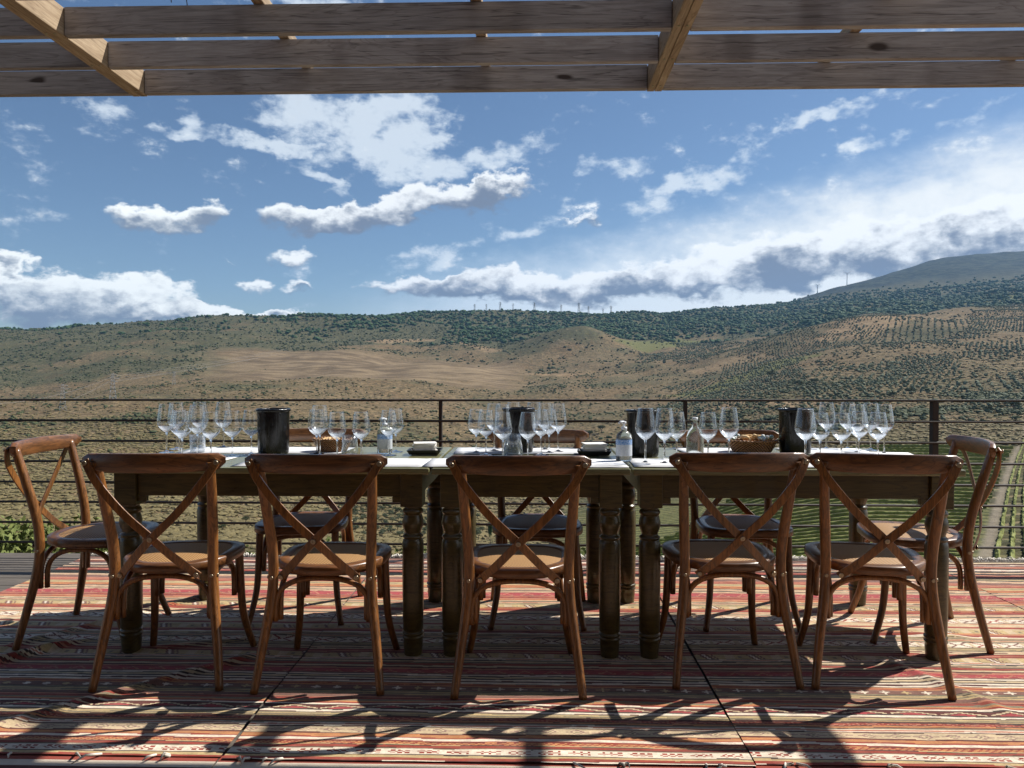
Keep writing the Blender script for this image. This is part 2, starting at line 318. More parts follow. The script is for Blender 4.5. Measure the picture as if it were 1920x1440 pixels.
def f_terrain(gg, b, o):
    at = gg.n('ShaderNodeAttribute', attribute_name='cover'); sp = gg.n('ShaderNodeSeparateColor'); gg.nt.links.new(at.outputs['Color'], sp.inputs[0])
    ve, ba, te = sp.outputs; tr = at.outputs['Alpha']
    geo = gg.n('ShaderNodeNewGeometry').outputs['Position']
    n1 = gg.noise(geo, .016, 6, .6); n2 = gg.noise(geo, .11, 6, .65); n3 = gg.noise(geo, .55, 5, .7)
    dry = gg.mix(gg.sm(n2, .35, .65), (.135, .098, .054), (.30, .215, .115))
    dry = gg.mix(gg.m('MULTIPLY', gg.sm(n3, .5, .68), .75), dry, (.075, .06, .03))
    dry = gg.mix(gg.m('MULTIPLY', gg.sm(n1, .42, .7), .5), dry, (.20, .115, .055))
    grn = gg.mix(gg.sm(n2, .35, .65), (.050, .058, .028), (.125, .122, .062))
    vm = gg.sm(gg.m('ADD', gg.m('ADD', ve, gg.m('MULTIPLY', gg.m('SUBTRACT', n2, .5), 1.2)), gg.m('MULTIPLY', gg.m('SUBTRACT', n3, .5), .9)), .25, .75)
    c = gg.mix(vm, dry, grn)
    n4 = gg.noise(geo, .24, 6, .75); c = gg.mix(gg.m('MULTIPLY', gg.sm(n4, .46, .58), .72), c, (.040, .036, .021)); n5 = gg.noise(gg.scale(geo, (1, .55, 1)), .075, 7, .78); c = gg.mix(gg.m('MULTIPLY', gg.sm(n5, .50, .60), .55), c, (.050, .044, .026)); c = gg.mix(gg.m('MULTIPLY', gg.sm(n5, .44, .36), .35), c, (.36, .27, .165))
    yy = gg.n('ShaderNodeSeparateXYZ'); gg.nt.links.new(geo, yy.inputs[0])
    ph = gg.m('MULTIPLY_ADD', gg.m('SUBTRACT', gg.noise(geo, .006, 3, .5), .5), 120.0, yy.outputs[1]); ph = gg.m('MULTIPLY_ADD', gg.m('SUBTRACT', gg.noise(geo, .05, 3, .5), .5), 7.0, ph)
    ph = gg.m('FRACT', gg.m('DIVIDE', ph, 13.0)); tln = gg.m('MULTIPLY', gg.m('MULTIPLY', gg.sm(ph, .0, .12), gg.sm(ph, .46, .30)), te)
    c = gg.mix(gg.m('MULTIPLY', tln, gg.sm(n3, .25, .6)), c, (.045, .042, .02))
    c = gg.mix(gg.m('MULTIPLY', gg.m('MULTIPLY', gg.sm(ph, .8, .9), te), .5), c, (.34, .26, .16))
    # terraces follow the contour lines
    sz = gg.n('ShaderNodeSeparateXYZ'); gg.nt.links.new(geo, sz.inputs[0])
    zz = gg.m('MULTIPLY_ADD', gg.noise(geo, .02, 3, .5), 9.0, sz.outputs[2])
    tw = gg.m('FRACT', gg.m('MULTIPLY', zz, .33))
    tl = gg.m('MULTIPLY', gg.sm(gg.m('ABSOLUTE', gg.m('SUBTRACT', tw, .5)), .10, .26), te)
    tcol = gg.mix(gg.sm(n3, .4, .6), (.055, .05, .025), (.13, .12, .05))
    c = gg.mix(gg.m('MULTIPLY', gg.m('SUBTRACT', te, tl, clamp=True), .62), c, tcol)
    bcol = gg.mix(gg.sm(gg.noise(gg.scale(geo, (1, 3, 3)), .012, 5, .6), .4, .62), (.125, .090, .054), (.235, .175, .105))
    c = gg.mix(ba, c, bcol)
    a2 = gg.n('ShaderNodeAttribute', attribute_name='cover2'); s2 = gg.n('ShaderNodeSeparateColor'); gg.nt.links.new(a2.outputs['Color'], s2.inputs[0]); yv, tn, far_shade = s2.outputs
    rowp = gg.m('SINE', gg.m('MULTIPLY_ADD', gg.noise(geo, .01, 2, .5), 20.0, gg.m('MULTIPLY', gg.v('DOT_PRODUCT', geo, (.35, 1.0, 0)), .75)))
    c = gg.mix(gg.m('MULTIPLY', yv, .85), c, gg.mix(gg.sm(gg.m('ADD', rowp, gg.m('MULTIPLY', n3, .8)), -.3, .9), (.065, .075, .026), (.17, .17, .062)))
    c = gg.mix(gg.m('MULTIPLY', tn, .8), c, gg.mix(gg.sm(n2, .35, .65), (.19, .125, .07), (.33, .235, .135)))
    c = gg.mix(gg.m('MULTIPLY', far_shade, .9), c, gg.mix(gg.sm(gg.noise(geo, .02, 7, .7), .42, .62), (.004, .010, .012), (.040, .052, .034)))
    c = gg.mix(tr, c, gg.mix(n3, (.17, .145, .105), (.26, .22, .165)))
    gg.put(b.inputs['Base Color'], c); b.inputs['Roughness'].default_value = .95; b.inputs['Specular IOR Level'].default_value = .1
    hh = gg.m('ADD', gg.m('MULTIPLY', n3, 1.0), gg.m('MULTIPLY', n2, 3.0)); hh = gg.m('ADD', hh, gg.m('MULTIPLY', tl, 1.2))
    gg.put(b.inputs['Normal'], gg.bump(hh, .8, 1.0))
M_terrain = mat('terrain', f_terrain)
ter = np_mesh('terrain', V, FF, M_terrain, True); tag(ter, kind='structure')
ca = ter.data.color_attributes.new('cover', 'FLOAT_COLOR', 'POINT')
ca.data.foreach_set('color', np.stack([veg, bare, terr, trk], 1).astype(np.float32).ravel())
def field(px0, py0, px1, py1, wpx):
    # strip of land between two points seen on the slope, wpx wide
    A = on_ground(px0, py0); B = on_ground(px1, py1); dx, dy = B[0] - A[0], B[1] - A[1]; L = math.hypot(dx, dy); t = ((Xv - A[0]) * dx + (Yv - A[1]) * dy) / L ** 2
    d = np.abs((Xv - A[0]) * dy - (Yv - A[1]) * dx) / L + 12 * fbm(Xv / 60, Yv / 60, 61, 2); w = wpx * (A[1] + B[1]) / 2 / FPX
    return (1 - ss(d, w * .8, w)) * ss(t, -.05, .02) * (1 - ss(t, .97, 1.04))
def on_ground(px_, py_):
    """first point where the line of sight meets the terrain"""
    u = (px_ - 960) / FPX - math.tan(YAW); Y_ = np.exp(np.linspace(math.log(60), math.log(9000), 3000)); Z_ = ground(u * Y_, Y_)
    hit = np.argmax(Z_ >= CAMH - (py_ - 700) / FPX * Y_); return u * Y_[hit], Y_[hit], float(Z_[hit])
yv = np.clip(field(1285, 742, 1500, 668, 60) + field(1440, 598, 1560, 590, 40) + field(1180, 650, 1300, 640, 40) + .8 * (Yv < 430) * ss(px, 1030, 1130) * (px < 1840) * (1 - ss(Yv, 330, 420)) + field(1690, 572, 1900, 560, 40), 0, 1)
tn = np.clip(field(1560, 640, 1700, 596, 55) + field(1300, 700, 1420, 660, 40) * .7 + field(1340, 760, 1650, 760, 30) + field(700, 640, 800, 636, 30) + field(1000, 700, 1080, 705, 20) + field(840, 640, 930, 660, 14), 0, 1)
forest_shade = np.clip(ss(Yv, 4300, 5000) * ss(px, 1350, 1550) + ss(Yv, 8000, 8500), 0, 1)  # far mountain: dark pine colour with cloud shadow painted into it
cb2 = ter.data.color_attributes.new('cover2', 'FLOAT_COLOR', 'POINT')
cb2.data.foreach_set('color', np.stack([yv, tn, forest_shade, forest_shade], 1).astype(np.float32).ravel())
# ground around and behind the terrace
def f_soil(gg, b, o):
    n = gg.noise(OC(gg), .8, 5, .6); gg.put(b.inputs['Base Color'], gg.mix(n, (.12, .10, .05), (.24, .19, .11))); b.inputs['Roughness'].default_value = .95
M_soil = mat('soil', f_soil)
gp = MB(); gp.add([(-1500, -1500, -4), (1500, -1500, -4), (1500, 5, -4), (-1500, 5, -4)], [(0, 1, 2, 3)])
tag(gp.build('ground', M_soil), kind='structure')

# ---- scattered vegetation on the hills
def ico(sub):
    t = (1 + 5 ** .5) / 2
    v = [(-1, t, 0), (1, t, 0), (-1, -t, 0), (1, -t, 0), (0, -1, t), (0, 1, t), (0, -1, -t), (0, 1, -t), (t, 0, -1), (t, 0, 1), (-t, 0, -1), (-t, 0, 1)]
    f = [(0, 11, 5), (0, 5, 1), (0, 1, 7), (0, 7, 10), (0, 10, 11), (1, 5, 9), (5, 11, 4), (11, 10, 2), (10, 7, 6), (7, 1, 8), (3, 9, 4), (3, 4, 2), (3, 2, 6), (3, 6, 8), (3, 8, 9), (4, 9, 5), (2, 4, 11), (6, 2, 10), (8, 6, 7), (9, 8, 1)]
    v = [tuple(np.array(p) / np.linalg.norm(p)) for p in v]
    for _ in range(sub):
        mid = {}; nf = []
        def mp(a, b):
            k_ = (min(a, b), max(a, b))
            if k_ not in mid:
                p = np.array(v[a]) + np.array(v[b]); v.append(tuple(p / np.linalg.norm(p))); mid[k_] = len(v) - 1
            return mid[k_]
        for a, b, c in f:
            x, y, z = mp(a, b), mp(b, c), mp(c, a); nf += [(a, x, z), (b, y, x), (c, z, y), (x, y, z)]
        f = nf
    return np.array(v), np.array(f)
IV0, IF0 = ico(0); IV1, IF1 = ico(1); IV2, IF2 = ico(2)
def f_leaf(c0, c1, sc=.6):
    def fn(gg, b, o):
        geo = gg.n('ShaderNodeNewGeometry'); n = gg.noise(geo.outputs['Position'], sc, 4, .7)
        n2 = gg.noise(geo.outputs['Position'], sc * .07, 3, .5)
        c = gg.mix(gg.sm(n, .3, .7), c0, c1); c = gg.mix(gg.m('MULTIPLY', n2, .6), c, tuple(x * 1.5 for x in c1))
        gg.put(b.inputs['Base Color'], c); b.inputs['Roughness'].default_value = .8; b.inputs['Specular IOR Level'].default_value = .2
    return fn
M_scrub = mat('scrub_leaves', f_leaf((.022, .032, .014), (.065, .075, .032), .3))
M_forest = mat('forest_leaves', f_leaf((.014, .034, .014), (.042, .075, .026), .12))
M_olive = mat('olive_leaves', f_leaf((.045, .06, .035), (.11, .125, .075), .8))
M_tuft = mat('dry_tufts', f_leaf((.065, .052, .024), (.16, .13, .06), .5))
M_vine = mat('vine_leaves', f_leaf((.06, .085, .018), (.19, .20, .05), 1.2))
M_vine2 = mat('vine_leaves_yellow', f_leaf((.07, .095, .022), (.21, .22, .06), 1.2))
M_bark = mat('bark', f_leaf((.05, .035, .025), (.11, .085, .06), 5))
def scatter(name, X, Y, h, w, m, base=0, sub=0, sink=.35):
    IVb, IFb = (IV0, IF0) if sub == 0 else (IV1, IF1)
    n = len(X); z = ground(X, Y); nv = len(IVb)
    jit = 1 + rng.uniform(-.35, .35, (n, nv, 1)); S = np.stack([w / 2, w / 2 * rng.uniform(.8, 1.2, n), h / 2], 1)[:, None, :]
    P = IVb[None] * jit * S
    a = rng.uniform(0, 6.3, n); c, s = np.cos(a)[:, None], np.sin(a)[:, None]
    P = np.stack([P[..., 0] * c - P[..., 1] * s, P[..., 0] * s + P[..., 1] * c, P[..., 2]], -1)
    P[..., 0] += X[:, None]; P[..., 1] += Y[:, None]; P[..., 2] += (z + h * (.5 - sink * .5))[:, None]
    Fx = (IFb[None] + (np.arange(n) * nv)[:, None, None]).reshape(-1, 3)
    o = np_mesh(name, P.reshape(-1, 3), Fx, m, False); return tag(o, kind='stuff')
def sample(n, px0, px1, y0, y1, logy=True):
    p = rng.uniform(px0, px1, n); Y = np.exp(rng.uniform(math.log(y0), math.log(y1), n)) if logy else rng.uniform(y0, y1, n)
    return ((p - 960) / FPX - math.tan(YAW)) * Y, Y, p
# scrub over hills
X, Y, p = sample(110000, -350, 2300, 520, 3600)
v_, b_, t_ = cover(X, Y); cl = fbm(X / 60, Y / 60, 77, 4)
keep = (rng.uniform(0, 1, len(X)) < np.clip((v_ - .16) * 1.1 + cl * 1.9, .02, 1) * .85) & (b_ < .3) & ~((Y < 1420) & (p < 1230) & (rng.uniform(0, 1, len(X)) < .6))
X, Y = X[keep][:36000], Y[keep][:36000]; n = len(X)
h = rng.uniform(1.0, 3.4, n) ** 1.0 * (1 + .5 * (Y > 1800)); scatter('scrub', X, Y, h, h * rng.uniform(1.1, 2.2, n), M_scrub)
tag(COL.objects['scrub'], 'dark green scrub bushes dotted over the dry hillsides', 'scrub')
# tufts and low vines along the terrace edges
X, Y, p = sample(130000, -350, 2300, 190, 1500)
v_, b_, t_ = cover(X, Y); ph = ((Y + 30 * fbm(X / 120, Y / 150, 7, 2) + 3 * fbm(X / 18, Y / 18, 8, 2)) / 11.0) % 1
keep = ((ph < .30) | (rng.uniform(0, 1, len(X)) < .22)) & (rng.uniform(0, 1, len(X)) < np.maximum(t_ * .9, .35) + .3 * fbm(X / 40, Y / 40, 66, 3)) & (b_ < .25) & ~((p > 1040) & (Y < 390)); X, Y = X[keep][:42000], Y[keep][:42000]; n = len(X)
h = rng.uniform(.3, 1.0, n) * (1 + Y / 900); scatter('terrace_scrub', X, Y, h, h * rng.uniform(1.6, 3.6, n), M_tuft)
tag(COL.objects['terrace_scrub'], 'low dry scrub and tufts growing over the terraced slopes', 'scrub')
# forest near the crest
X, Y, p = sample(95000, -300, 2400, 2450, 6200)
cl = fbm(X / 200, Y / 200, 91, 4)
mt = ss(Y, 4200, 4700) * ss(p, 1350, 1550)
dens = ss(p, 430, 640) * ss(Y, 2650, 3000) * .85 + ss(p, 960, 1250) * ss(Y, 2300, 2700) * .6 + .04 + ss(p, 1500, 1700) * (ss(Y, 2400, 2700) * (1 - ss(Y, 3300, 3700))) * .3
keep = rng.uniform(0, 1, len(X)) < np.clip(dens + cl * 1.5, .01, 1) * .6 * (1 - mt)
X, Y = X[keep][:26000], Y[keep][:26000]; n = len(X)
h = rng.uniform(4, 13, n); scatter('forest', X, Y, h, h * rng.uniform(.9, 2.1, n), M_forest, sink=.2)
tag(COL.objects['forest'], 'dark pine forest covering the far ridge line', 'forest')
# olive orchards on the right slope, planted in rows
OX, OY = [], []
for bi, (ang, sp_, rw) in enumerate([(18, 7.5, 11.0), (-32, 7.0, 10.0), (62, 8.0, 12.5), (5, 7.5, 9.5)]):
    gx, gy = np.meshgrid(np.arange(-2600, 2600, sp_), np.arange(-2600, 2600, rw)); a = R(ang)
    X = (gx * math.cos(a) - gy * math.sin(a)).ravel() + 800; Y = (gx * math.sin(a) + gy * math.cos(a)).ravel() + 1300
    X = X + rng.normal(0, .7, len(X)); Y = Y + rng.normal(0, .7, len(Y)); p = pxof(X, Y)
    cell = (np.floor((p + 26 * fbm(Y / 160, X / 160, 5, 2)) / 150) + 2 * np.floor((np.log(np.maximum(Y, 1)) + .10 * fbm(X / 150, Y / 150, 8, 2)) / .22)).astype(int) % 5
    msk = fbm(X / 110, Y / 110, 121, 3)
    keep = (cell == bi) & (p > 1235 + 40 * np.sin(Y / 90)) & (p < 2300) & (Y > 540) & (Y < 2500) & (msk > -.30) & (rng.uniform(0, 1, len(X)) < .88)
    OX.append(X[keep]); OY.append(Y[keep])
X, Y = np.concatenate(OX), np.concatenate(OY); k2_ = rng.permutation(len(X))[:15000]; X, Y = X[k2_], Y[k2_]; n = len(X); h = rng.uniform(2.2, 4.2, n)
scatter('olive_orchard', X, Y, h, h * rng.uniform(.9, 1.3, n), M_olive, sink=.2)
tag(COL.objects['olive_orchard'], 'far olive orchards planted in rows on the right hillside', 'olive orchard')

# individual olive trees in the valley grove (trunk + crown)
def leaf_crown(n, rx, rz, leaf, seed, holes=True):
    rr = np.random.default_rng(seed)
    # clumps
    K = 9; cc = rr.normal(0, 1, (K, 3)); cc /= np.linalg.norm(cc, axis=1)[:, None]; cc *= rr.uniform(.35, .75, (K, 1)); cc[:, 2] = np.abs(cc[:, 2]) * .9 - .1
    idx = rr.integers(0, K, n); d = rr.normal(0, 1, (n, 3)); d /= np.linalg.norm(d, axis=1)[:, None]; d *= (rr.uniform(0, 1, (n, 1)) ** .4) * .42
    P = (cc[idx] + d) * np.array([rx, rx, rz])
    a = rr.normal(0, 1, (n, 3)); a /= np.linalg.norm(a, axis=1)[:, None]; b = np.cross(a, rr.normal(0, 1, (n, 3))); b /= np.linalg.norm(b, axis=1)[:, None]
    s = leaf * rr.uniform(.6, 1.4, (n, 1))
    Q = np.stack([P - a * s, P + b * s * .45, P + a * s, P - b * s * .45], 1).reshape(-1, 3)
    return Q, np.arange(n * 4).reshape(n, 4)
def tree_proto(name, h, w, leafm, seed, n=420, leaf=.16):
    root = empty(name)
    tb = MB(); rr = random.Random(seed)
    tb.tube([(0, 0, -.3), (.05 * h, 0, .15 * h), (.02, .04, .38 * h)], [.06 * h, .045 * h, .03 * h], 7)
    for k_ in range(4):
        a = k_ * 1.6 + rr.random(); tb.tube([(.02, .04, .34 * h), (math.cos(a) * w * .2, math.sin(a) * w * .2, .62 * h)], [.025 * h, .01 * h], 5)
    tb.build('trunk', M_bark, root)
    Q, F4 = leaf_crown(n, w / 2, h * .36, leaf * h / 3, seed); Q[:, 2] += h * .62
    c = np_mesh('crown', Q, F4, leafm); c.parent = root
    return root
protos = [tree_proto('olive_tree', 3.0, 3.2, M_olive, s) for s in (1, 2, 3)]
GX = []; 
for iy in range(26):
    Yr = 235 + iy * 7.2
    for ix in range(60):
        x0 = -95 + ix * 6.6 + (iy % 2) * 1.5 + random.uniform(-.6, .6); y0 = Yr + random.uniform(-.6, .6) + x0 * .12
        pxx = float(pxof(x0, y0))
        if 560 < pxx < 905 and random.random() < .93 and y0 > 262: GX.append((x0, y0))
random.shuffle(GX); GX.sort(key=lambda q: q[1]); GX = GX[:170]
for i, (x0, y0) in enumerate(GX):
    o = protos[i] if i < 3 else copy_tree(protos[i % 3])
    o.location = (x0, y0, float(ground(x0, y0))); o.rotation_euler.z = random.uniform(0, 6.3); s = random.uniform(.8, 1.25); o.scale = (s, s, s)
    tag(o, 'small round olive tree in the valley grove seen under the left table', 'olive tree', 'olive trees of the valley grove')
big = [(1127, 812, 'dark bush'), (1268, 795, ''), (1105, 822, ''), (1442, 712, ''), (1490, 728, ''), (1520, 722, ''), (1665, 748, ''), (1700, 742, ''), (1840, 772, ''), (1862, 770, ''), (1885, 768, ''),
       (690, 962, ''), (720, 958, ''), (745, 966, ''), (660, 968, ''), (410, 1000, ''), (455, 985, ''), (775, 960, '')]
def on_ground(px_, py_):
    """first point where the line of sight meets the terrain"""
    u = (px_ - 960) / FPX - math.tan(YAW); Y_ = np.exp(np.linspace(math.log(60), math.log(9000), 3000)); Z_ = ground(u * Y_, Y_)
    hit = np.argmax(Z_ >= CAMH - (py_ - 700) / FPX * Y_); return u * Y_[hit], Y_[hit], float(Z_[hit])
bp = tree_proto('round_tree', 3.0, 3.6, M_scrub, 9, 700, .15)
for i, (a_, b_, _) in enumerate(big):
    X0, Y0, Z0 = on_ground(a_, b_); o = bp if i == 0 else copy_tree(bp); o.location = (X0, Y0, Z0); s = Y0 * random.uniform(13, 19) / FPX / 3.0; o.scale = (s * 1.2, s * 1.2, s); o.rotation_euler.z = i
    if i in (0, 2): lb = ('solitary dark round tree on the terraced slope, nearer the centre of the valley' if i == 0 else 'low dark tree just left of the solitary round tree')
    elif i == 1: lb = 'lone dark tree right of centre on the brown terraced slope above the railing'
    elif a_ > 1400: lb = 'dark round tree on the right hillside above the vineyard'
    else: lb = 'dark round tree in the thicket above the olive grove'
    tag(o, lb, 'tree', 'dark round trees on the slopes')
# poplar / cypress
cy = empty('cypress_tree'); X0, Y0, Z0 = on_ground(919, 1022)
q = MB(); q.tube([(0, 0, -.5), (0, 0, 2)], [.2, .12], 7); q.build('trunk', M_bark, cy)
Q, F4 = leaf_crown(900, .9, 5.2, .3, 5); Q[:, 2] += 5; c_ = np_mesh('crown', Q, F4, M_forest); c_.parent = cy
cy.location = (X0, Y0, Z0); tag(cy, 'slim dark cypress seen below the middle chair seat', 'cypress')

# ---- vineyards: every row is a hedge of its own
def vine_row(pts, m, name, hgt=1.25, wid=.75, jt=.36, gaps=True):
    P = np.array(pts); n = len(P); d = np.gradient(P[:, :2], axis=0); d /= np.linalg.norm(d, axis=1)[:, None] + 1e-9; nx, ny = -d[:, 1], d[:, 0]
    k_ = 6; prof = [(-.5, .1), (-.62, .5), (-.32, 1.0), (.32, 1.0), (.62, .5), (.5, .1)]
    z = ground(P[:, 0], P[:, 1]); j = rng.uniform(1 - jt, 1 + jt, (n, k_)); gap = (vnoise(P[:, 0] * .35, P[:, 1] * .35, 5) > .16).astype(float)[:, None] * .85 + .15
    if not gaps: gap = gap * 0 + 1
    Vx = np.zeros((n, k_, 3))
    for a_, (s, t) in enumerate(prof):
        w = wid * s * j[:, a_] * gap[:, 0]; Vx[:, a_, 0] = P[:, 0] + nx * w; Vx[:, a_, 1] = P[:, 1] + ny * w; Vx[:, a_, 2] = z + hgt * t * j[:, a_] * gap[:, 0]
    i = np.arange(n - 1)[:, None] * k_ + np.arange(k_ - 1)[None]; i = i.ravel(); F4 = np.stack([i, i + 1, i + k_ + 1, i + k_], 1)
    return np_mesh(name, Vx.reshape(-1, 3), F4, m, False)
for k_ in range(20):
    Yr = np.arange(100, 470, .9); Xr = track_x(Yr) + 2.0 + k_ * 2.3 + .25 * fbm(Yr / 14, Yr * 0 + k_, 5, 2)
    o = vine_row(np.stack([Xr, Yr], 1), M_vine2, 'vine_row', 1.0, .52); tag(o, 'straight vine row running uphill to the right of the dirt track', 'vine row', 'vine rows right of the track')
Yc = 106.0; rc = 0
while Yc < 380:
    xl = ((np.interp(Yc, [100, 150, 220, 330, 400], [1065, 1120, 1330, 1470, 1560]) - 960) / FPX - math.tan(YAW)) * Yc
    xr = float(track_x(Yc)) - 2.0
    if xr - xl > 6:
        Xr = np.arange(xl, xr, .8); Yr = Yc - .26 * (Xr - xr) + 1.2 * np.sin(Xr / 17 + Yc * .01) 
        m_ = Xr < track_x(Yr) - 1.9
        o = vine_row(np.stack([Xr[m_], Yr[m_]], 1), M_vine, 'vine_row', max(.5, .0038 * Yc), .42, .18, False); tag(o, 'curved green vine row on the terraces left of the dirt track', 'vine row', 'vine rows left of the track')
    Yc += Yc * .038; rc += 1

# ---- pylons, cables, turbines
def f_metal(c, ro=.5, me=.6):
    def fn(gg, b, o):
        n = gg.noise(OC(gg), 6, 4); gg.put(b.inputs['Base Color'], gg.mix(n, tuple(x * .8 for x in c), tuple(x * 1.15 for x in c))); b.inputs['Roughness'].default_value = ro; b.inputs['Metallic'].default_value = me
    return fn
M_steel = mat('galvanised_steel', f_metal((.26, .27, .28), .7, 0))
M_whitem = mat('turbine_white', f_metal((.7, .7, .7), .5, 0))
def pylon(h, th):
    root = empty('power_pylon'); b = MB(); w0 = h * .11; w1 = h * .025
    def cn(z): w = w0 + (w1 - w0) * z / h; return [(s * w, t * w, z) for s, t in ((1, 1), (-1, 1), (-1, -1), (1, -1))]
    L = [0, .22, .4, .55, .68, .8, .9, 1.0]
    for a_, c_ in zip(L[:-1], L[1:]):
        A_, B_ = cn(a_ * h), cn(c_ * h)
        for i in range(4):
            b.tube([A_[i], B_[i]], th, 4); b.tube([A_[i], B_[(i + 1) % 4]], th * .6, 4); b.tube([A_[(i + 1) % 4], B_[i]], th * .6, 4)
    b.build('mast', M_steel, root)
    for z in (.7, .82, .94):
        c = MB(); wdt = h * .2 * (1.1 - abs(z - .82) * 2)
        c.tube([(-wdt, 0, z * h), (wdt, 0, z * h)], th, 4); c.tube([(-wdt, 0, z * h), (0, 0, z * h + h * .05), (wdt, 0, z * h)], th * .7, 4)
        c.build('cross_arm', M_steel, root)
    return root
pp = pylon(42, .2); locs = [(200, 752, 1.0), (103, 772, 1.0), (318, 722, .5)]
for i, (a_, b_, s) in enumerate(locs):
    X0, Y0, Z0 = on_ground(a_, b_); o = pp if i == 0 else copy_tree(pp); o.location = (X0, Y0, Z0 - 1); o.rotation_euler.z = .6; o.scale = (s * Y0 / 1100,) * 3
    tag(o, ['steel lattice pylon above the railing at left, right of its twin', 'steel lattice pylon nearest the left edge of the view', 'small pale pylon at the foot of the left hill'][i], 'pylon', 'pylons in the valley')
pz = pylon(42, .33); first = True
for i, a_ in enumerate([890, 912, 938, 962, 1002, 1052, 1085, 1103, 1130, 1145]):
    u = (a_ - 960) / FPX - math.tan(YAW); Y_ = np.linspace(3000, 5200, 400); Z_ = ground(u * Y_, Y_); k_ = np.argmax((Z_ - CAMH) / Y_)
    o = pz if first else copy_tree(pz); first = False; o.location = (u * Y_[k_], Y_[k_], float(Z_[k_]) - 2); s = random.uniform(.8, 1.15) * Y_[k_] / 3700 * (1.25 if a_ in (1085, 1103) else 1); o.scale = (s, s, s); o.rotation_euler.z = random.uniform(-.5, .5)
    tag(o, 'tiny lattice pylon standing on the far skyline', 'pylon', 'pylons on the skyline')
for i, (a_, hh_) in enumerate([(1580, 86), (1526, 55)]):
    u = (a_ - 960) / FPX - math.tan(YAW); Y_ = np.linspace(4000, 8000, 400); Z_ = ground(u * Y_, Y_); k_ = np.argmax((Z_ - CAMH) / Y_)
    r = empty('wind_turbine', (u * Y_[k_], Y_[k_], float(Z_[k_]) - 3)); b = MB(); b.tube([(0, 0, 0), (0, 0, hh_)], [3, 1.8], 10); b.build('tower', M_whitem, r)
    b = MB(); b.box(-1.8, 1.8, -4, 4, hh_ - .5, hh_ + 3.2); b.build('nacelle', M_whitem, r)
    for k2 in range(3):
        an = R(30 + 120 * k2); b = MB(); b.strip([(0, -4.6, hh_ + 1.3), (math.cos(an) * hh_ * .24, -4.6, hh_ + 1.3 + math.sin(an) * hh_ * .24), (math.cos(an) * hh_ * .48, -4.6, hh_ + 1.3 + math.sin(an) * hh_ * .48)], [2.6, 2.6, .8], .7, (0, 1, 0)); b.build('blade', M_whitem, r)
    tag(r, ['white wind turbine on the shoulder of the dark mountain', 'smaller wind turbine lower down the ridge'][i], 'wind turbine')
def cable(a, b_, sag, n=14):
    A_, B_ = Vector(a), Vector(b_); P_ = [A_.lerp(B_, t / n) - Vector((0, 0, sag * 4 * (t / n) * (1 - t / n))) for t in range(n + 1)]
    c = MB(); c.tube(P_, .12, 4); return c.build('power_cable', M_steel)
def at3(px_, py_, Y_): return (((px_ - 960) / FPX - math.tan(YAW)) * Y_, Y_, CAMH - (py_ - 700) / FPX * Y_)
for i, (a_, b_) in enumerate([((-60, 760, 950), (200, 706, 1180)), ((200, 706, 1180), (640, 628, 2700)), ((200, 714, 1180), (640, 634, 2700)), ((200, 710, 1180), (622, 633, 2700)), ((-60, 800, 950), (200, 712, 1180)), ((640, 628, 2700), (962, 582, 3600)), ((200, 716, 1180), (605, 640, 2700))]):
    c = cable(at3(*a_), at3(*b_), 10); tag(c, 'pale power cable strung across the left hillside', 'power cable', 'power cables over the valley')

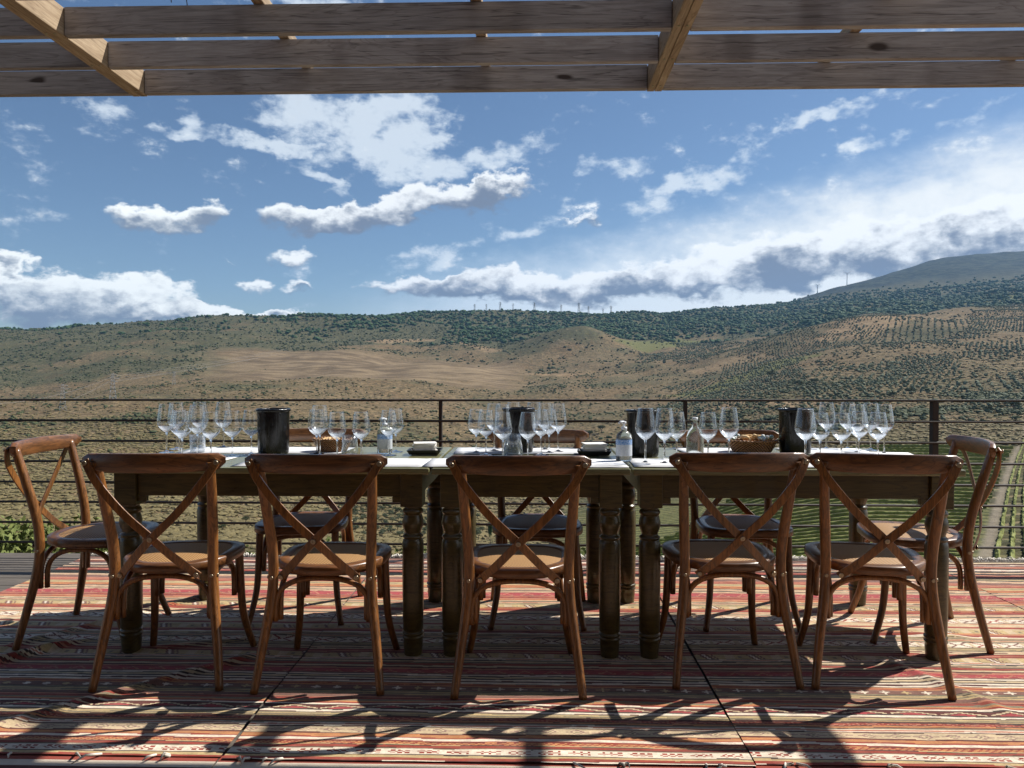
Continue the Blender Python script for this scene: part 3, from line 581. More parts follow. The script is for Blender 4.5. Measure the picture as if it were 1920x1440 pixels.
# ------------------------------------------------------------------ materials of the terrace
def f_wood(c0, c1, dark, sc=(1, 14, 14), base=9, rough=.4, coat=0., bumps=.15, knots=False, tone=.0):
    def fn(gg, b, o):
        oc = OC(gg); r = RND(gg)
        off = gg.v('ADD', oc, gg.v('MULTIPLY', (37.3, 11.7, 23.1), gg.n('ShaderNodeCombineXYZ').outputs[0]))
        cb = gg.n('ShaderNodeCombineXYZ'); 
        for i_ in range(3): gg.put(cb.inputs[i_], gg.m('MULTIPLY', r, (37.3, 11.7, 23.1)[i_]))
        off = gg.v('ADD', oc, cb.outputs[0])
        v1 = gg.scale(off, sc)
        n1 = gg.noise(v1, base, 6, .65, 1.2); n2 = gg.noise(v1, base * .22, 4, .5, 1.5); n3 = gg.noise(off, 3, 4, .6)
        rings = gg.m('FRACT', gg.m('MULTIPLY', n2, 9.0))
        c = gg.mix(gg.sm(n1, .3, .7), c0, c1)
        c = gg.mix(gg.m('MULTIPLY', gg.sm(rings, .72, .98), .38 if knots else .55), c, dark)
        c = gg.mix(gg.m('MULTIPLY', gg.sm(n3, .45, .75), .22 if knots else .35), c, dark)
        if knots:
            vo = gg.n('ShaderNodeTexVoronoi'); gg.put(vo.inputs['Vector'], gg.v('ADD', gg.scale(off, (2.0, 4.5, 4.5)), gg.m('MULTIPLY', n2, .3))); vo.inputs['Scale'].default_value = 1.0
            c = gg.mix(gg.sm(vo.outputs['Distance'], .11, .05), c, (.05, .033, .024))
            wet = gg.noise(gg.scale(off, (1, .1, .1)), 3.5, 2, .5); c = gg.mix(gg.m('MULTIPLY', gg.sm(wet, .55, .72), .45), c, (.07, .045, .035))
        if knots:
            cr = gg.noise(gg.scale(off, (.35, 16, 16)), 2.2, 3, .5); c = gg.mix(gg.m('MULTIPLY', gg.sm(gg.m('ABSOLUTE', gg.m('SUBTRACT', cr, .5)), .012, .002), .6), c, (.03, .022, .018))
        vv = gg.m('MULTIPLY_ADD', r, .34, .83); cv = gg.n('ShaderNodeCombineXYZ')
        for i_ in range(3): gg.put(cv.inputs[i_], vv)
        c = gg.mix(1.0, c, cv.outputs[0], 'MULTIPLY')
        gg.put(b.inputs['Base Color'], c); gg.put(b.inputs['Roughness'], gg.sm(n1, 0, 1, rough - .08, rough + .14)); b.inputs['Coat Weight'].default_value = coat; b.inputs['Coat Roughness'].default_value = .2
        gg.put(b.inputs['Normal'], gg.bump(n1, bumps, .002))
    return fn
M_chair = mat('chair_wood', f_wood((.12, .046, .011), (.30, .120, .028), (.04, .016, .006), (9, 9, 1.2), 7, .36, .35, .2))
M_chairx = mat('chair_wood_rail', f_wood((.085, .034, .011), (.21, .082, .024), (.028, .012, .006), (1.2, 9, 9), 6, .36, .35, .2))
M_table = mat('table_wood', f_wood((.050, .036, .009), (.100, .074, .020), (.018, .012, .006), (1, 10, 10), 6, .3, .3, .12))
M_top = mat('table_top_paint', f_wood((.16, .16, .075), (.21, .20, .10), (.11, .10, .045), (1, 9, 9), 5, .27, .4, .06))
M_beam = mat('pergola_grey_wood', f_wood((.27, .238, .215), (.41, .37, .34), (.11, .082, .066), (.8, 9, 9), 5, .8, 0, .5, True))
M_rafter = mat('pergola_tan_wood', f_wood((.26, .18, .105), (.42, .32, .21), (.14, .09, .05), (9, .8, 9), 5, .75, 0, .4, False))
M_deck = mat('deck_wood', f_wood((.10, .085, .07), (.17, .145, .12), (.045, .035, .03), (.8, 9, 9), 5, .75, 0, .4))
M_rail = mat('rusty_rail', f_metal((.026, .017, .013), .72, 0))
def f_cane(gg, b, o):
    oc = OC(gg); w = []
    for ax, d in ((0, (1, 0, 0)), (1, (0, 1, 0))):
        x = gg.m('SINE', gg.m('MULTIPLY', gg.v('DOT_PRODUCT', oc, d), 560.0)); w.append(x)
    pr = gg.m('MULTIPLY', w[0], w[1]); n = gg.noise(oc, 60, 3)
    c = gg.mix(gg.sm(pr, -.3, .5), (.17, .082, .028), (.60, .35, .14)); c = gg.mix(gg.m('MULTIPLY', n, .4), c, (.38, .20, .075))
    gg.put(b.inputs['Base Color'], c); b.inputs['Roughness'].default_value = .55; gg.put(b.inputs['Normal'], gg.bump(pr, .6, .002))
M_cane = mat('woven_cane', f_cane)
M_screw = mat('screw_metal', f_metal((.35, .3, .22), .3, .9))

# ------------------------------------------------------------------ deck, rug
dk = MB()
for i in range(58):
    y1 = 4.70 - i * .145; dk.box(-7, 7, y1 - .139, y1, -.035, -.006)
o = dk.build('deck', M_deck, bevel=.003); tag(o, kind='structure')
ub = MB(); ub.box(-7, 7, -3.7, 4.66, -.30, -.04); o = ub.build('deck_base', M_deck); tag(o, kind='structure')

PAL = dict(C=(.58, .45, .28), W=(.76, .66, .52), R=(.29, .045, .026), P=(.47, .185, .11), D=(.10, .018, .014), B=(.20, .095, .070), O=(.50, .21, .08),
           Y=(.50, .37, .18), G=(.22, .18, .11), K=(.05, .036, .027), M=(.37, .05, .055), S=(.30, .19, .15))
STR = []
def add_(base, L): 
    for a, b_, c in L: STR.append((base + a / 10.28, base + b_ / 10.28, c))
add_(1040, [(100, 180, 'C'), (180, 215, 'B'), (215, 240, 'W'), (240, 275, 'P'), (275, 295, 'D'), (295, 330, 'W'), (330, 350, 'K'), (350, 380, 'C'), (380, 400, 'K'), (400, 430, 'P'), (430, 460, 'R'), (460, 500, 'Y'), (500, 515, 'K'), (515, 550, 'C'),
    (550, 590, 'B'), (590, 625, 'P'), (625, 645, 'R'), (645, 690, 'Y'), (690, 735, 'O'), (735, 750, 'D'), (750, 790, 'C'), (790, 800, 'K'), (800, 830, 'C'), (830, 900, 'M1'), (900, 925, 'P'), (925, 945, 'R'), (945, 960, 'P'), (960, 990, 'O'), (990, 1008, 'C'), (1008, 1020, 'G'), (1020, 1045, 'C'), (1045, 1055, 'G'), (1055, 1080, 'Y'),
    (1080, 1130, 'SL'), (1130, 1160, 'O'), (1160, 1200, 'R'), (1200, 1240, 'C'), (1240, 1255, 'K'), (1255, 1290, 'C'), (1290, 1370, 'XX'), (1370, 1400, 'C')])
add_(1180, [(0, 12, 'P'), (12, 35, 'R'), (35, 60, 'C'), (60, 130, 'SL'), (130, 145, 'O'), (145, 165, 'P'), (165, 195, 'R'), (195, 215, 'W'), (215, 235, 'Y'), (235, 250, 'C'), (250, 260, 'G'), (260, 290, 'C'), (290, 310, 'G'), (310, 400, 'XX'), (400, 415, 'G'), (415, 460, 'Y'), (460, 470, 'K'), (470, 500, 'C'), (500, 508, 'P'), (508, 535, 'C'),
    (535, 560, 'R'), (560, 580, 'P'), (580, 600, 'R'), (600, 690, 'SL'), (690, 725, 'W'), (725, 745, 'K'), (745, 775, 'C'), (775, 795, 'G'), (795, 840, 'R'), (840, 875, 'C'), (875, 895, 'D'), (895, 925, 'P'), (925, 1005, 'M1'), (1005, 1020, 'B'), (1020, 1042, 'W'), (1042, 1060, 'K'), (1060, 1090, 'C'), (1090, 1110, 'K'), (1110, 1135, 'W'), (1135, 1160, 'D'), (1160, 1195, 'W'), (1195, 1215, 'D')])
add_(1300, [(-38, 20, 'O'), (20, 100, 'ST'), (100, 130, 'G'), (130, 190, 'Y'), (190, 240, 'B'), (240, 268, 'P'), (268, 300, 'R'), (300, 330, 'G'), (330, 355, 'O'), (355, 380, 'R'), (380, 405, 'W'), (405, 418, 'K'), (418, 498, 'ZZ'), (498, 510, 'K'), (510, 555, 'W'), (555, 575, 'G'), (575, 640, 'Y'), (640, 660, 'D'), (660, 715, 'TW'), (715, 750, 'O'), (750, 775, 'G'), (775, 830, 'W'), (830, 850, 'D'), (850, 960, 'DI'), (960, 985, 'D'), (985, 1035, 'O'), (1035, 1055, 'R'), (1055, 1100, 'W'), (1100, 1130, 'R'), (1130, 1200, 'TO'), (1200, 1255, 'R'), (1255, 1270, 'G'), (1270, 1380, 'CH'), (1380, 1400, 'K'), (1400, 1440, 'Y'), (1440, 1500, 'R'), (1500, 1540, 'W')])
def yw(py):     # distance along the terrace of a stripe measured at the right of the view
    pt = math.atan(20 / FPX); x_, z_ = (1905 - 960) / FPX, -(py - 720) / FPX; y2 = math.cos(pt) + z_ * math.sin(pt); z2 = -math.sin(pt) + z_ * math.cos(pt)
    return (x_ * math.sin(YAW) + y2 * math.cos(YAW)) * (-CAMH / z2)
SB = [(yw(b_), yw(a), c) for a, b_, c in STR]     # (y0,y1,code) world
Y_NEAR, Y_FAR = 2.172, 4.58
def f_rug(gg, b, o):
    at = gg.n('ShaderNodeAttribute', attribute_name='weave').outputs['Color']; geo = gg.n('ShaderNodeNewGeometry').outputs['Position']
    n = gg.noise(geo, 14, 5, .6); n2 = gg.noise(gg.scale(geo, (1, 4, 1)), 120, 3, .6)
    c = gg.mix(gg.m('MULTIPLY', gg.sm(n, .35, .75), .22), at, (.30, .2, .15)); c = gg.mix(gg.m('MULTIPLY', n2, .3), c, gg.mix(1.0, c, (.55, .5, .48), 'MULTIPLY'))
    gg.put(b.inputs['Base Color'], c); b.inputs['Roughness'].default_value = .95; b.inputs['Specular IOR Level'].default_value = .15
    b.inputs['Sheen Weight'].default_value = .15
    gg.put(b.inputs['Normal'], gg.bump(n2, .5, .003))
M_rug = mat('kilim_wool', f_rug)
def motif(code, x, t, seed):
    """colour code inside band; x metres, t 0..1 across the band (0 = near)"""
    if len(code) == 1: return np.full(x.shape, ord(code[0]))
    A = lambda c: ord(c)
    r = np.full(x.shape, A('C'))
    if code == 'ST':
        r[:] = A('B'); u = (x / .075) % 1 - .5; alt = np.floor(x / .075) % 3; s = np.abs(u) * 1.5 + np.abs(t - .5) * 1.25
        s2 = np.minimum(np.abs(u) * 3.4 + np.abs(t - .5) * 1.0, np.abs(u) * 1.25 + np.abs(t - .5) * 3.0); r[(s2 < .45)] = A('W'); r[(s2 < .45) & (alt == 1)] = A('Y')
    elif code == 'XX':
        r[:] = A('W'); u = (x / .11) % 1; d = np.abs(np.abs(u - .5) * 2 - np.abs(t - .5) * 1.4 - .12); alt = np.floor(x / .11) % 2
        m_ = (d < .13); r[m_] = np.where(alt[m_] == 0, A('R'), A('B')); r[(np.abs(u) < .08) | (u > .92)] = A('C')
    elif code == 'SL':
        r[:] = A('Y'); u = (x / .19) % 1; w = (u + t * .12); r[((w > .30) & (w < .36)) | ((w > .42) & (w < .49)) | ((w > .54) & (w < .58))] = A('B'); r[(w > .36) & (w < .42)] = A('W'); r[(np.abs(u - .02) < .05) & (np.abs(t - .5) < .2)] = A('G'); r[(u > .7) & (u < .9)] = A('C')
    elif code == 'M1':
        r[:] = A('M'); u = (x / .105) % 1; zz = np.abs(((u * 2) % 1) - .5) * 1.2 + .2; r[(np.abs(t - zz) < .11) & (u > .15) & (u < .8)] = A('P'); r[t < .12] = A('B')
    elif code == 'ZZ':
        r[:] = A('D'); u = (x / .165) % 1; tri = .86 - np.abs(u - .5) * 1.35; r[(np.abs(t - tri) < .11)] = A('C'); r[(t < tri - .22) & (np.abs(u - .5) < .26) & (t > .05)] = A('M')
        r[(u < .06)] = A('D')
    elif code == 'TW':
        r[:] = A('R'); r[((x / .010 + t * 2.2) % 1 < .36) & (t > .2) & (t < .8)] = A('P'); r[t > .85] = A('D')
    elif code == 'TO':
        r[:] = A('O'); r[((x / .011 + t * 1.5) % 1 < .4) & (t > .3) & (t < .95)] = A('R'); r[t < .3] = A('Y')
    elif code == 'DI':
        r[:] = A('C'); u = (x / .088) % 1 - .5; d = np.abs(u) * 1.1 + np.abs(t - .5) * .9; r[(d < .36) & (d > .22)] = A('S'); r[(d < .1)] = A('G'); r[(np.abs(u) < .45) & (np.abs(t - .5) < .06) & (np.abs(u) > .3)] = A('S')
    elif code == 'CH':
        r[:] = A('W'); c1 = np.floor(x / .0115); r1 = np.floor(t * 5); u = np.floor(x / .092) ; pat = ((c1 + r1) % 2 == 0) & (r1 > 0) & (r1 < 4) & ((c1 % 8) < 6) & ~((r1 == 2) & (c1 % 8 == 3)); r[pat] = A('R')
    return r
LUT = np.zeros((256, 3)); 
for k_, c in PAL.items(): LUT[ord(k_)] = c
def rug(x0, x1, y0, y1, creases, seed, label, shift=0.0):
    nx = int((x1 - x0) / .0075); ny = int((y1 - y0) / .0048)
    xs = np.linspace(x0, x1, nx + 1); ysr = np.linspace(y0, y1, ny + 1); X, Y = np.meshgrid(xs, ysr)
    Z = .004 + .0035 * (1 + fbm(X * 2.2, Y * 7, seed, 3)) + .0022 * fbm(X * 9, Y * 26, seed + 3, 3)
    DY = .010 * fbm(X * 1.6, Y * 3, seed + 8, 3) + .0035 * fbm(X * 5, Y * 14, seed + 9, 3) + .0025 * fbm(X * 12, Y * 9, seed + 12, 2)
    for (ax, ay, bx, by, h, w) in creases:
        dx, dy = bx - ax, by - ay; L = math.hypot(dx, dy); t = ((X - ax) * dx + (Y - ay) * dy) / L ** 2; d = ((X - ax) * dy - (Y - ay) * dx) / L + .012 * fbm(X * 6, Y * 6, seed + 20, 2)
        Z = Z + h * np.exp(-(d / w) ** 2) * ss(t, -.08, .12) * (1 - ss(t, .88, 1.1)); DY = DY + h * .45 * np.exp(-(d / w) ** 2) * ss(t, 0, .2) * (1 - ss(t, .8, 1))
    ex = .012 * fbm(Y * 1.5, Y * 0, seed + 30, 3)
    XD = X + ex * 0.6
    me_v = np.stack([XD, Y, Z], -1).reshape(-1, 3)
    i = (np.arange(ny)[:, None] * (nx + 1) + np.arange(nx)[None]).ravel(); F4 = np.stack([i, i + 1, i + nx + 2, i + nx + 1], 1)
    o = np_mesh('kilim_rug', me_v, F4, M_rug, True)
    xc = (X[:-1, :-1] + X[1:, 1:]) / 2; yc = (Y + DY + shift)[:-1, :-1]
    code = np.full(xc.shape, ord('C'))
    for (a, b_, c) in SB:
        m_ = (yc >= a) & (yc < b_)
        if m_.any(): code[m_] = motif(c, xc[m_] + seed * .037, (yc[m_] - a) / (b_ - a), seed)
        if m_.any() and len(c) == 1 and c in 'CWYPO':
            mid = m_ & (np.abs(yc - (a + b_) / 2) < .0042) & (b_ - a > .018); code[mid] = ord({'C': 'P', 'W': 'P', 'Y': 'G', 'P': 'R', 'O': 'R'}[c])
        edge_ = m_ & (yc < a + .0032); code[edge_ & (code != ord('K')) & (int(a * 9137) % 5 < 3)] = ord('D' if c in ('C', 'W', 'P', 'R', 'O') else 'K')
    m_ = yc < SB[-1][0]; code[m_] = ord('R')
    colr = LUT[code] * (1 + .28 * fbm(xc * 30, yc * 60, seed + 40, 2))[..., None]
    colr = colr * (1 + rng.normal(0, .06, xc.shape))[..., None]
    at = o.data.attributes.new('weave', 'FLOAT_COLOR', 'FACE')
    at.data.foreach_set('color', np.concatenate([np.clip(colr, 0, 1).reshape(-1, 3), np.ones((nx * ny, 1))], 1).astype(np.float32).ravel())
    tag(o, label, 'rug', 'striped kilim rugs laid side by side'); return o
rugs = [(-2.80, -.935, [(-2.6, 2.25, -1.95, 3.1, .030, .020), (-1.9, 2.2, -1.1, 3.0, .016, .03), (-2.3, 2.9, -1.6, 3.9, .014, .03), (-1.7, 3.0, -1.0, 3.25, .010, .03)], 1, 'striped red and cream kilim rug at the left end with diagonal folds', .0),
        (-.928, .658, [(-.6, 2.5, .5, 2.62, .006, .04), (.0, 3.2, .6, 3.3, .006, .03)], 2, 'striped kilim rug under the middle table between two seams', .004),
        (.665, 2.40, [(1.4, 3.0, 1.62, 2.55, .012, .03), (1.9, 2.66, 2.2, 2.2, .016, .025), (1.3, 3.35, 1.9, 3.25, .012, .03)], 3, 'striped kilim rug under the right table end with a rippled fold', -.004),
        (2.407, 4.1, [(2.5, 3.3, 3.2, 3.9, .008, .04)], 4, 'striped kilim rug at the far right beyond the last seam', .03)]
M_fringe = mat('wool_fringe', lambda gg, b, o: (gg.put(b.inputs['Base Color'], gg.mix(gg.noise(OC(gg), 30, 3), (.55, .5, .42), (.78, .74, .66))), b.inputs['Roughness'].__setattr__('default_value', .9)))
for x0, x1, cr, sd, lb, sh_ in rugs:
    yn = Y_NEAR + (sd % 2) * .012
    r_ = rug(x0, x1, yn, Y_FAR, cr, sd, lb, sh_)
    fr = MB(); rr = random.Random(sd)
    for ya, sg, z_ in ((yn, -1, .008), (Y_FAR, 1, .012)):
        x = x0 + .01
        while x < x1 - .01:
            if sg > 0 or rr.random() < .16:
                l = rr.uniform(.03, .07); a = rr.uniform(-.9, .9)
                fr.tube([(x, ya - sg * .004, z_), (x + a * l * .5, ya + sg * l * .5, z_ + rr.uniform(.004, .018)), (x + a * l, ya + sg * l * (.5 + rr.random() * .4), z_ + .002)], [.004, .0035, .002], 5)
                if rr.random() < .5: fr.tube([(x, ya, z_), (x + .02 * rr.uniform(-1, 1), ya + sg * .02, z_ + .012), (x + .03 * rr.uniform(-1, 1), ya + sg * .012, z_ + .004)], .0035, 5)
            x += rr.uniform(.012, .045) if sg < 0 else rr.uniform(.006, .016)
    tag(fr.build('fringe', M_fringe, r_), kind='stuff')
# second row of rugs towards the viewer
for k_, (x0, x1) in enumerate([(-2.78, -.94), (-.935, .65), (.66, 2.4)]):
    X, Y = np.meshgrid(np.linspace(x0, x1, 80), np.linspace(.9, 2.23, 160)); Z = .0025 + .0012 * fbm(X * 3, Y * 8, k_ + 70, 3)
    i = (np.arange(159)[:, None] * 80 + np.arange(79)[None]).ravel(); o = np_mesh('kilim_rug', np.stack([X, Y, Z], -1).reshape(-1, 3), np.stack([i, i + 1, i + 81, i + 80], 1), M_rug, True)
    yc = Y[:-1, :-1]; idx = np.floor((2.23 - yc) / .034).astype(int); seq = np.array([ord(c) for c in 'DRWDYKBWRDOWKCPRYBWDRCKRWPDYOKWRCBDPWKRYC']); colr = LUT[seq[idx % len(seq)]]
    at = o.data.attributes.new('weave', 'FLOAT_COLOR', 'FACE'); at.data.foreach_set('color', np.concatenate([colr.reshape(-1, 3), np.ones((79 * 159, 1))], 1).astype(np.float32).ravel())
    tag(o, ['nearer kilim rug whose edge shows at the bottom left', 'nearer kilim rug whose edge shows at the bottom centre', 'nearer kilim rug whose edge shows at the bottom right'][k_], 'rug', 'nearer kilim rugs')

# ------------------------------------------------------------------ railing
rl = empty('metal_railing', (0, 4.63, 0))
RX = [-5.15, -3.624, -.57, .958, 2.487, 4.01, 5.5]
for i, x in enumerate(RX):
    b = MB(); wd = .010 if i < 4 else .018
    b.box(x - wd, x + wd, -.022, .022, -.30, .984); b.build('post', M_rail, rl, bevel=.002)
b = MB(); b.box(-5.2, 5.6, -.026, .026, .985, .997); b.build('top_rail', M_rail, rl, bevel=.002)
for z in (.862, .733, .603, .472, .345, .215, .088):
    b = MB(); b.tube([(-5.2, -.026, z), (5.6, -.026, z)], .0075, 8); b.build('rail_bar', M_rail, rl)
tag(rl, 'dark rusty metal railing with thin horizontal bars along the terrace edge', 'railing')

# ------------------------------------------------------------------ pergola
pg = empty('wooden_pergola', (0, 0, 2.48))
BH = .112; RAFT = [-4.32, -1.865, .575, 3.02]
for k_ in range(21):
    yb = 3.465 - .30 * k_
    for a_, b_ in zip(RAFT[:-1], RAFT[1:]):
        b = MB(); b.box(a_ + .037, b_ - .037, yb, yb + .032, .002, BH + .002); b.build('beam', M_beam, pg, bevel=.003)
b = MB(); 
for i, x in enumerate(RAFT):
    for s in (-1, 1):
        b = MB(); b.box(x + (.001 if s > 0 else -.035), x + (.035 if s > 0 else -.001), -2.98, 3.50, 0, BH); b.build('rafter', M_rafter, pg, bevel=.003)
for x in (-3.4, -2.65, -1.06, -.215, 1.36, 2.2):
    b = MB(); b.box(x - .022, x + .022, -2.98, 3.52, BH + .004, BH + .05); b.build('batten', M_rafter, pg, bevel=.003)
for x in RAFT:
    for yb in (3.46, 3.17, 2.87):
        for s_ in (-1, 1):
            b = MB(); b.tube([(x + s_ * .017, yb - .03, -.003), (x + s_ * .017, yb - .03, .002)], .005, 10); b.build('bolt', M_screw, pg)
for x, y in ((-1.39, 2.9), (-1.35, 2.95), (.47, 2.9)):
    b = MB(); b.tube([(x, y - .06, BH), (x - .03, y - .1, BH + .35)], .0018, 5); b.build('wire', M_rail, pg)
M_shade_cover = mat('shade_cover_mat', lambda gg, b, o: (gg.put(b.inputs['Base Color'], gg.mix(gg.noise(gg.scale(OC(gg), (40, 1, 1)), 3, 3), (.10, .07, .04), (.22, .16, .09))), b.inputs['Roughness'].__setattr__('default_value', .9)))
b = MB(); b.box(-4.6, 3.25, -2.98, 1.0, BH + .055, BH + .075); b.build('added_shade_cover', M_shade_cover, pg)  # unseen mat roof added over the rear frame to cut ambient sky light
tag(pg, 'weathered grey and tan timber pergola frame overhead', 'pergola')

# ------------------------------------------------------------------ tables
LEGP = [(.036, .612), (.034, .604), (.041, .597), (.043, .590), (.040, .583), (.036, .578), (.040, .566), (.0435, .550), (.0435, .538), (.040, .523), (.034, .507), (.032, .499), (.036, .495), (.0425, .490), (.0425, .484), (.036, .479), (.040, .473), (.0435, .462),
        (.044, .35), (.043, .2), (.0415, .104), (.038, .100), (.0445, .095), (.0445, .087), (.039, .083), (.0435, .078), (.0435, .071), (.039, .066), (.040, .05), (.036, .0)]
TZ = .780
def table(x0, x1, y0, y1, legs, label):
    r = empty('dining_table', ((x0 + x1) / 2, (y0 + y1) / 2, .006)); w = (x1 - x0) / 2; d = (y1 - y0) / 2; Z = TZ - .006
    b = MB(); b.box(-w + .0015, w - .0015, -d, d, Z - .026, Z); b.build('tabletop', M_top, r, bevel=.006)
    lx = w - .078; ly = d - .072
    for sx in (-1, 1):
        for sy in (-1, 1):
            b = MB(); b.box(-.045, .045, -.045, .045, .612, Z - .0265); q = MB(); b.lathe(LEGP, 28)
            b.add([(.036 * math.cos(2 * math.pi * k2 / 28), .036 * math.sin(2 * math.pi * k2 / 28), 0) for k2 in range(28)], [tuple(range(28))[::-1]])
            b.build('leg', M_table, r, bevel=.003, loc=(sx * lx, sy * ly, 0))
    for sy in (-1, 1):
        b = MB(); b.box(-lx + .046, lx - .046, sy * ly - .012 + sy * .018, sy * ly + .012 + sy * .018, .652, Z - .0265); b.build('apron', M_table, r, bevel=.002)
    for sx in (-1, 1):
        b = MB(); b.box(sx * lx - .012 + sx * .018, sx * lx + .012 + sx * .018, -ly + .046, ly - .046, .652, Z - .0265); b.build('apron', M_table, r, bevel=.002)
    for sx in (-1, 1):
        b = MB(); b.box(sx * lx - sx * .046, sx * lx - sx * .08, -ly - .03, -ly - .006, .628, .6515); b.build('corner_block', M_table, r, bevel=.002)
    return tag(r, label, 'table', 'dining tables pushed together in a row')
table(-1.74, -.408, 2.945, 3.80, 4, 'long olive brown wooden table with turned legs, leftmost of the row')
table(-.402, .398, 2.945, 3.80, 4, 'short square olive brown table in the middle of the row')
table(.404, 1.712, 2.945, 3.80, 4, 'long olive green wooden table with turned legs, rightmost of the row')

# ------------------------------------------------------------------ chairs
def bez(P, n=10):
    P = [Vector(p) for p in P]; out = []
    pts = [P[0]] + P + [P[-1]]
    for i in range(1, len(pts) - 2):
        for k2 in range(n):
            t = k2 / n; a, b_, c, d = pts[i - 1], pts[i], pts[i + 1], pts[i + 2]
            out.append(.5 * ((2 * b_) + (c - a) * t + (2 * a - 5 * b_ + 4 * c - d) * t * t + (3 * b_ - a - 3 * c + d) * t ** 3))
    out.append(P[-1]); return out
def seat_outline(k2, n, grow=0.0):
    t = 2 * math.pi * k2 / n; c, s = math.cos(t), math.sin(t); e = .62
    x = math.copysign(abs(c) ** e, c); y = math.copysign(abs(s) ** e, s)
    yy = .02 + y * (.205 + grow); hw = .188 + .034 * ((yy + .19) / .4)
    if yy < -.05: hw -= .35 * (-.05 - yy)
    return x * (hw + grow), yy
def make_chair():
    r = empty('cross_back_chair')
    n = 56; zt, zb = .449, .414
    # seat frame ring with rounded edge
    b = MB(); vs = []
    lay = [(-.048, zt - .004), (-.040, zt), (-.006, zt), (0, zt - .005), (0, zb + .004), (-.006, zb), (-.05, zb)]
    for gr, z in lay: vs += [(*seat_outline(k2, n, gr), z) for k2 in range(n)]
    fs = [(i * n + k2, i * n + (k2 + 1) % n, (i + 1) * n + (k2 + 1) % n, (i + 1) * n + k2) for i in range(len(lay) - 1) for k2 in range(n)]
    b.add(vs, fs, True); b.add([(*seat_outline(k2, n, -.05), zb) for k2 in range(n)], [tuple(range(n))])
    st = b.build('seat', M_chairx, r)
    b = MB(); vs = []; L = 7
    for i in range(L):
        gr = -.041 - .15 * i / (L - 1); z = zt - .003 + .011 * math.sin(min(1, i / (L - 1) * 1.6) * math.pi / 2); vs += [(*seat_outline(k2, n, gr), z) for k2 in range(n)]
    fs = [(i * n + k2, i * n + (k2 + 1) % n, (i + 1) * n + (k2 + 1) % n, (i + 1) * n + k2) for i in range(L - 1) for k2 in range(n)]; fs.append(tuple((L - 1) * n + k2 for k2 in range(n)))
    b.add(vs, fs, True); b.build('cane_panel', M_cane, st)
    for s in (-1, 1):
        P = bez([(s * .228, -.222, 0), (s * .208, -.185, .16), (s * .186, -.155, .32), (s * .180, -.148, .43), (s * .184, -.158, .54), (s * .194, -.190, .68), (s * .203, -.232, .835)], 6)
        N = len(P); b = MB(); b.tube(P, [.0145 + .0045 * min(1, P[i].z / .3) - .0025 * max(0, (P[i].z - .6) / .25) for i in range(N)], 12); lg = b.build('rear_leg', M_chair, r)
        b = MB(); b.tube([(s * .196, -.150, .402), (s * .2015, -.150, .402)], [.0075, .006], 10); b.tube([(s * .181, -.164, .402), (s * .181, -.1705, .402)], [.007, .006], 10); b.build('screw', M_screw, lg)
        P = bez([(s * .172, .158, .418), (s * .176, .165, .28), (s * .184, .180, .14), (s * .210, .222, 0)], 6)
        b = MB(); b.tube(P, [.0175 - .004 * (i / (len(P) - 1)) for i in range(len(P))], 12); b.build('front_leg', M_chair, r)
    # top rail: curved slab behind the stiles
    b = MB(); vs = []; N = 22; 
    for i in range(N + 1):
        t = i / N * 2 - 1; x = t * .252; yc = -.262 + .050 * t * t; tp = .866 - .004 * t * t; bt = .797 + .010 * abs(t) ** 3
        endt = max(0, (abs(t) - .90) / .10); hh = (tp - bt) / 2 * math.sqrt(max(.03, 1 - (endt * .92) ** 2)); zc = (tp + bt) / 2 + (.004 * endt)
        nrm = Vector((.10 * t / .252 * -1, 1, 0)).normalized(); th = .0115
        for ay, az_ in ((-1, -.82), (-1, .82), (-.6, 1), (.6, 1), (1, .82), (1, -.82), (.6, -1), (-.6, -1)):
            vs.append((x + nrm.x * th * ay, yc + nrm.y * th * ay, zc + hh * az_))
    fs = [(i * 8 + k2, i * 8 + (k2 + 1) % 8, i * 8 + 8 + (k2 + 1) % 8, i * 8 + 8 + k2) for i in range(N) for k2 in range(8)] + [tuple(range(8))[::-1], tuple(N * 8 + k2 for k2 in range(8))]
    b.add(vs, fs, True); tr = b.build('top_rail', M_chairx, r); tr.modifiers.new('b', 'EDGE_SPLIT').split_angle = R(50)
    # cross braces
    for s in (-1, 1):
        y_off = -.006 if s > 0 else .006
        P = bez([(s * .236, -.234 - .009, .842), (s * .19, -.262 + y_off, .765), (s * .10, -.262 + y_off, .655), (0, -.252 + y_off, .558), (-s * .075, -.228 + y_off, .478), (-s * .142, -.186, .408)], 6)
        b = MB(); b.strip(P, .029, .0075, (0, -1, .15)); b.build('cross_brace', M_chair, r, bevel=.002)
    b = MB()
    for (x, y, z) in ((.232, -.254, .832), (-.232, -.254, .832), (0, -.2635, .558), (.137, -.198, .414), (-.137, -.198, .414)):
        b.tube([(x, y, z), (x, y - .004, z - .0005)], [.0095, .008], 14); b.tube([(x, y - .004, z), (x, y - .0055, z)], [.005, .004], 10)
    b.build('screw', M_screw, r)
    # bentwood arches: back, front, sides
    def arch(A, B, topz, name='arch'):
        A, B = Vector(A), Vector(B); C = (A + B) / 2; pts = []
        for i in range(19):
            t = i / 18; ph = math.pi * t; h = math.sin(ph) ** .62
            f = .5 - .5 * math.copysign(abs(math.cos(ph)) ** .85, math.cos(ph))
            p = A.lerp(B, f); p.z = A.z + (topz - A.z) * h; pts.append(p)
        pts = [A - Vector((0, 0, .03))] + pts + [B - Vector((0, 0, .03))]
        b = MB(); b.tube(pts, .0105, 10); b.build(name, M_chair, r)
    arch((-.172, -.150, .27), (.172, -.150, .27), .400)
    arch((-.150, .172, .27), (.150, .172, .27), .400)
